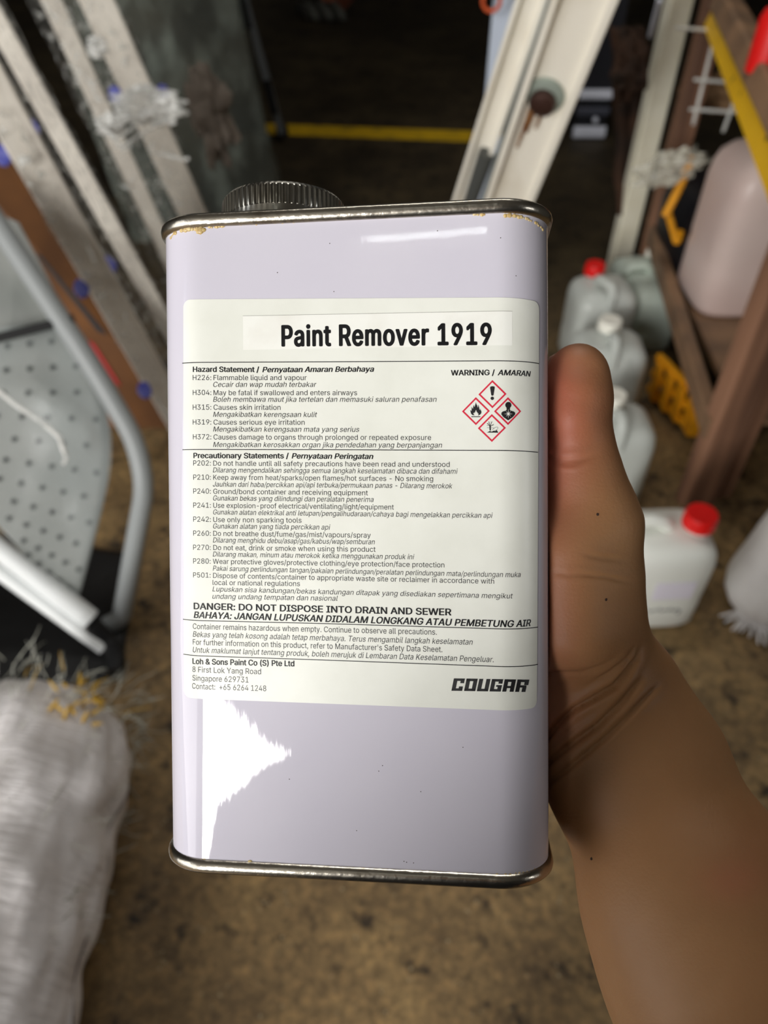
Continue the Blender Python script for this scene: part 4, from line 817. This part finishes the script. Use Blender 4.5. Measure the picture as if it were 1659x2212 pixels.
    lx = Ri[0,0]*px+Ri[0,1]*py+Ri[0,2]*pz; ly = Ri[1,0]*px+Ri[1,1]*py+Ri[1,2]*pz; lz = Ri[2,0]*px+Ri[2,1]*py+Ri[2,2]*pz
    qx = np.abs(lx)-(53-14); qy = np.abs(ly)-(29-14); box = np.sqrt(np.maximum(qx,0)**2+np.maximum(qy,0)**2)+np.minimum(np.maximum(qx,qy),0)-14
    inz = np.abs(lz)-(85.06+3.4); cs = np.where(inz > 0, np.maximum(box, inz), box)-.25
    rimm = np.maximum(np.maximum(box-1.5, np.abs(lz)-89), 84.5-np.abs(lz)); np.maximum(D, -cs, out=D); np.maximum(D, -rimm, out=D)
    del px, py, pz, lx, ly, lz, qx, qy, box, cs, rimm
    # surface nets
    S = D < 0; a = S[:-1,:-1,:-1]; cnt = np.zeros(a.shape, np.int8); sh = [(i,j,k) for i in (0,1) for j in (0,1) for k in (0,1)]
    def cut(o): return tuple(slice(q, n[i]-1+q) for i, q in enumerate(o))
    for o in sh: cnt += S[cut(o)]
    act = np.argwhere((cnt > 0) & (cnt < 8)); idx = np.full(a.shape, -1, np.int32); idx[tuple(act.T)] = np.arange(len(act))
    cv = np.stack([D[act[:,0]+o[0], act[:,1]+o[1], act[:,2]+o[2]] for o in sh], 1); P = np.zeros((len(act), 3)); cn = np.zeros(len(act)); sha = np.array(sh, float)
    for i in range(8):
        for j in range(i+1, 8):
            if sum(abs(sha[i]-sha[j])) != 1: continue
            m = (cv[:,i] < 0) != (cv[:,j] < 0); tt = cv[m,i]/(cv[m,i]-cv[m,j]); P[m] += sha[i]+(sha[j]-sha[i])*tt[:,None]; cn[m] += 1
    P = lo+h*(act+P/cn[:,None]); Fq = []
    for ax_ in range(3):
        o1, o2 = [(1,2),(2,0),(0,1)][ax_]; s1 = [slice(None)]*3; s2 = [slice(None)]*3; s1[ax_] = slice(0,-1); s2[ax_] = slice(1,None)
        e = np.argwhere(S[tuple(s1)] != S[tuple(s2)]); e = e[(e[:,o1] > 0) & (e[:,o2] > 0) & (e[:,o1] < n[o1]-1) & (e[:,o2] < n[o2]-1)]
        ins = S[tuple(e.T)]; q = []
        for d1, d2 in ((1,1),(0,1),(0,0),(1,0)):
            c = e.copy(); c[:,o1] -= d1; c[:,o2] -= d2; q.append(idx[tuple(c.T)])
        q = np.stack(q, 1); q[~ins] = q[~ins][:,::-1]; Fq.append(q)
    Fq = np.concatenate(Fq); return P, Fq[(Fq >= 0).all(1)], C
HP, HF, Cmm = hand_mesh()
me = bpy.data.meshes.new('hand'); me.from_pydata([tuple(p) for p in HP], [], [tuple(int(i) for i in q) for q in HF]); me.validate()
bm = bmesh.new(); bm.from_mesh(me); bm.verts.ensure_lookup_table(); bmesh.ops.recalc_face_normals(bm, faces=bm.faces)
def prj(co): return CX+F_PX*co.x/co.z, CY-F_PX*co.y/co.z
# finer facets where the creases run
for _ in range(1):
    es = []
    for e in bm.edges:
        c = (e.verts[0].co+e.verts[1].co)/2; x, y = prj(c)
        if c.z < 245 and 1170 < x < 1460 and 950 < y < 1720: es.append(e)
    bmesh.ops.subdivide_edges(bm, edges=es, cuts=1, use_grid_fill=True)
bmesh.ops.recalc_face_normals(bm, faces=bm.faces); bm.normal_update()
CREASE = [([(1176,1600),(1203,1568),(1238,1533),(1289,1506),(1328,1483),(1355,1451),(1378,1420),(1388,1385)],1.8,6),([(1180,1650),(1234,1607),(1289,1568),(1335,1525),(1378,1479),(1394,1459)],1.5,6),
  ([(1184,1694),(1254,1638),(1308,1592),(1363,1541),(1410,1494),(1429,1475)],.95,5),([(1180,1455),(1257,1453),(1308,1436),(1347,1412)],.45,5),([(1254,1490),(1316,1455),(1355,1424),(1378,1389)],.8,5),
  ([(1178,989),(1214,995),(1254,993),(1300,976)],.55,6),([(1178,1000),(1220,1004),(1262,1003)],.3,4),([(1250,1196),(1300,1205),(1360,1212)],.3,5),([(1240,1240),(1310,1247),(1378,1262)],.35,4),([(1215,860),(1250,868),(1290,872)],.15,6),([(1190,1236),(1230,1242),(1300,1241)],.25,5)]
sm = {}
for v in bm.verts:
    co = v.co; x, y = prj(co)
    if co.z > 246 or not (1150 < x < 1480 and 850 < y < 1740): continue
    if v.normal.z > .15: continue
    dep = 0
    for pl, amt, sg in CREASE:
        best = 1e9; L = 0; ns = len(pl)-1
        for k_, ((x0, y0), (x1, y1)) in enumerate(zip(pl, pl[1:])):
            dx, dy = x1-x0, y1-y0; t = max(0, min(1, ((x-x0)*dx+(y-y0)*dy)/(dx*dx+dy*dy))); q_ = math.hypot(x-x0-dx*t, y-y0-dy*t)
            if q_ < best: best = q_; L = (k_+t)/ns
        fd = min(1, (1-L)*3.2)*min(1, L*4+(1 if pl[0][0] < 1190 else 0))
        if best < sg*5: dep += fd*(amt*math.exp(-(best/sg)**2)-amt*.22*math.exp(-((best-sg*2.5)/(sg*1.4))**2))
    if dep: sm[v] = dep
for v, d in sm.items(): v.co -= v.normal*d
# skin flush, kept as a colour attribute of the skin itself
lay = bm.verts.layers.float.new('flush')
for v in bm.verts:
    x, y = prj(v.co); f = 0
    for (cx_, cy_, rx, ry, a) in [(1225,900,95,170,.6),(1180,820,60,120,.5),(1190,1330,70,190,.5),(1190,1000,60,150,.55),(1580,1905,70,45,.3),(1200,1560,60,60,.3),(1640,1840,80,90,.15)]:
        f += a*math.exp(-((x-cx_)/rx)**2-((y-cy_)/ry)**2)
    v[lay] = min(1, f)
for v in bm.verts: v.co = MW@(v.co/1000)+Vector((0,0,CAMZ))
bmesh.ops.recalc_face_normals(bm, faces=bm.faces)
hb = MW@Vector(Cmm(1366,1648,.232)/1000)+Vector((0,0,CAMZ))
for v in bm.verts: v.co -= hb
bm.to_mesh(me); bm.free(); me.polygons.foreach_set('use_smooth', [True]*len(me.polygons))
M_skin = mat('skin', (156,115,77), .5, c2=(166,125,86), nscale=45, bump=.00008, bscale=1100, sss=.25, spec=.35, ramp=(.35,.65))
N = M_skin.node_tree.nodes; Lk = M_skin.node_tree.links; b = N['Principled BSDF']; old = b.inputs['Base Color'].links[0].from_socket
at = N.new('ShaderNodeAttribute'); at.attribute_name = 'flush'; mx = N.new('ShaderNodeMix'); mx.data_type = 'RGBA'; mx.inputs[7].default_value = lin((184,112,88))
Lk.new(at.outputs['Fac'], mx.inputs[0]); Lk.new(old, mx.inputs[6])
n2 = N.new('ShaderNodeTexNoise'); n2.inputs['Scale'].default_value = 22; tc = N.new('ShaderNodeTexCoord'); Lk.new(tc.outputs['Object'], n2.inputs['Vector']); n2.inputs['Detail'].default_value = 3
r2 = N.new('ShaderNodeValToRGB'); r2.color_ramp.elements[0].position = .4; r2.color_ramp.elements[1].position = .62; r2.color_ramp.elements[0].color = (1,1,1,1); r2.color_ramp.elements[1].color = (.86,.78,.72,1); Lk.new(n2.outputs[0], r2.inputs[0])
m3 = N.new('ShaderNodeMix'); m3.data_type = 'RGBA'; m3.blend_type = 'MULTIPLY'; m3.inputs[0].default_value = .7; Lk.new(mx.outputs[2], m3.inputs[6]); Lk.new(r2.outputs[0], m3.inputs[7]); Lk.new(m3.outputs[2], b.inputs['Base Color'])
me.materials.append(M_skin); hand = bpy.data.objects.new('person', me); COL.objects.link(hand); hand.location = hb
tag(hand, 'person holding up the can, only the bare right hand and forearm in view', 'person')
M_nail = mat('nail', (214,168,146), .25, coat=.3); M_mole = mat('mole', (52,34,28), .7)
# thumbnail on the far side of the thumb tip
mb = MB(); c = Vector(Cmm(1240,825,.220)); R9 = 9.75
def nail_pt(s, t):
    a = math.radians(-8+(s-.5)*95); y = -3+14*t-2.5*(2*s-1)**2*t
    r_ = R9+.15-max(0, y-3)**2*.035; q = c+Vector((r_*math.cos(a)*.92, y, r_*math.sin(a)+0)); q = c+Vector((r_*math.sin(a+math.radians(18)), y, r_*math.cos(a+math.radians(18)))); return MW@(q/1000)+Vector((0,0,CAMZ))
mb.grid(nail_pt, 12, 10); mb.build('thumbnail', M_nail, hand, origin=hb, solid=.0006)
mb = MB()
for (x, y, z) in [(1291,1111,.2095),(1309,1295,.213),(1278,1855,.197)]:
    p = MW@Vector(Cmm(x, y, z)/1000)+Vector((0,0,CAMZ))
    dg = bpy.context.evaluated_depsgraph_get(); o_ = Vector((0,0,CAMZ)); d_ = (p-o_).normalized(); ok, loc, nn, _ = hand.ray_cast(o_-hb, d_)
    if ok: 
        p = loc+hb; mb.lathe([(.0001,.0003),(.00035,.0002),(.0004,-.0002),(.0001,-.0003)], tuple(p), 8)
if mb.v: mb.build('mole', M_mole, hand, origin=hb, kind='stuff')

# the rest of the photographer, behind the camera: stands between the doorway and the lower right of the view
M_shirt = mat('dark_grey_cotton', (52,54,60), .9, c2=(44,46,52), nscale=20, bump=.002, bscale=30); M_hair = mat('black_hair', (22,18,16), .6, bump=.002, bscale=120, bstretch=(1,1,.2)); M_trou = mat('navy_trousers', (34,38,52), .9)
mb = MB(); bx, by = PBX, PBY
prof = [(.62,.17,.11,0),(.80,.175,.115,0),(.95,.155,.105,0),(1.08,.175,.12,0),(1.18,.20,.125,0),(1.245,.205,.11,0),(1.29,.17,.085,-.01),(1.33,.10,.065,-.01),(1.355,.06,.055,-.01)]
mb.loft([[(bx+x, by+y+o, z) for x, y in rrect(2*w_, 2*d_, 2.5)] for z, w_, d_, o in prof]); mb.build('shirt', M_shirt, hand, origin=hb)
for sgn in (1,-1):
    e_ = Vector((.118,-.02,1.02)) if sgn > 0 else Vector((-.02,-.10,1.20)); el = Vector((.235,-.20,.965)) if sgn > 0 else Vector((bx-.24,by+.02,1.02)); sh_ = Vector((bx+sgn*.185, by-.01, 1.235))
    mb = MB(); mb.tube(bend([e_, el, sh_, sh_+Vector((-sgn*.06,0,.01))], .06, 6), .047, 16); mb.build('sleeve', M_shirt, hand, origin=hb)
mb = MB(); mb.loft([[(bx+x, by+.0+y, z) for x, y in rrect(2*w_, 2*d_, 2)] for z, w_, d_ in [(1.33,.06,.058),(1.40,.054,.055)]]); mb.build('neck', M_skin, hand, origin=hb)
def head(th, ph):
    d = Vector((math.sin(th)*math.cos(ph), math.sin(th)*math.sin(ph), math.cos(th))); p = Vector((d.x*.075, d.y*.095, d.z*.118))
    if p.z < 0: p.x *= 1-.28*(-p.z/.118); p.y = p.y*(1-.2*(-p.z/.118))+.012*(-p.z/.118)
    if p.y > 0:
        p.y += .022*math.exp(-(p.x/.012)**2-((p.z+.022)/.02)**2)*(1)+.006*math.exp(-(p.x/.026)**2-((p.z+.058)/.012)**2)-.008*(math.exp(-((abs(p.x)-.03)/.014)**2-((p.z-.002)/.012)**2))
    return Vector((bx, by+.02, 1.485))+p
mb = MB(); mb.loft([[head(math.pi*(i+.02)/40.04, 2*math.pi*k/48) for k in range(48)] for i in range(41)]); mb.build('head', M_skin, hand, origin=hb, ang=180)
mb = MB(); mb.loft([[Vector((bx, by+.008, 1.492))+(head(th_, ph_)-Vector((bx, by+.02, 1.485)))*1.09+Vector((0,-.012*(1-math.sin(ph_))*.5,0)) for ph_ in [2*math.pi*k/40 for k in range(40)]] for th_ in [1e-3+(math.radians(62))*i/12 for i in range(13)]]); mb.build('hair', M_hair, hand, origin=hb, ang=180)
for sgn in (1,-1):
    mb = MB(); mb.tube([(bx+sgn*.09, by, .70), (bx+sgn*.10, by+.01, .45), (bx+sgn*.10, by, .08)], [.088,.066,.055], 16); mb.build('trouser_leg', M_trou, hand, origin=hb)
    mb = MB(); mb.loft([[(bx+sgn*.10+x, by+.05+y, z) for x, y in rrect(.095*s_, .27*s_, 2.6)] for z, s_ in [(0.002,.97),(.03,1),(.06,.85),(.09,.6)]]); mb.build('shoe', M_hair, hand, origin=hb)
    mb = MB(); mb.loft([[Vector((bx+sgn*.074, by+.018, 1.482))+Vector((sgn*.010*r_*0+sgn*z_, .016*r_*math.cos(a), .030*r_*math.sin(a))) for a in [2*math.pi*k/14 for k in range(14)]] for z_, r_ in [(-.006,.8),(.006,1),(.012,.7)]]); mb.build('ear', M_skin, hand, origin=hb)
    mb = MB(); c_ = Vector((bx+sgn*.030, by+.02+.083, 1.487)); mb.lathe([(.0,-.005),(.009,-.003),(.011,0),(.009,.003),(.0,.005)], tuple(c_), 12); mb.build('eye', M_hair, hand, origin=hb)
mb = MB(); mb.tube([(bx-.022, by+.115, 1.43), (bx, by+.12, 1.428), (bx+.022, by+.115, 1.43)], [.002,.004,.002], 6); mb.build('mouth', mat('lips', (160,90,80), .5), hand, origin=hb)
for o in bpy.data.objects:
    if '_o' in o: del o['_o']
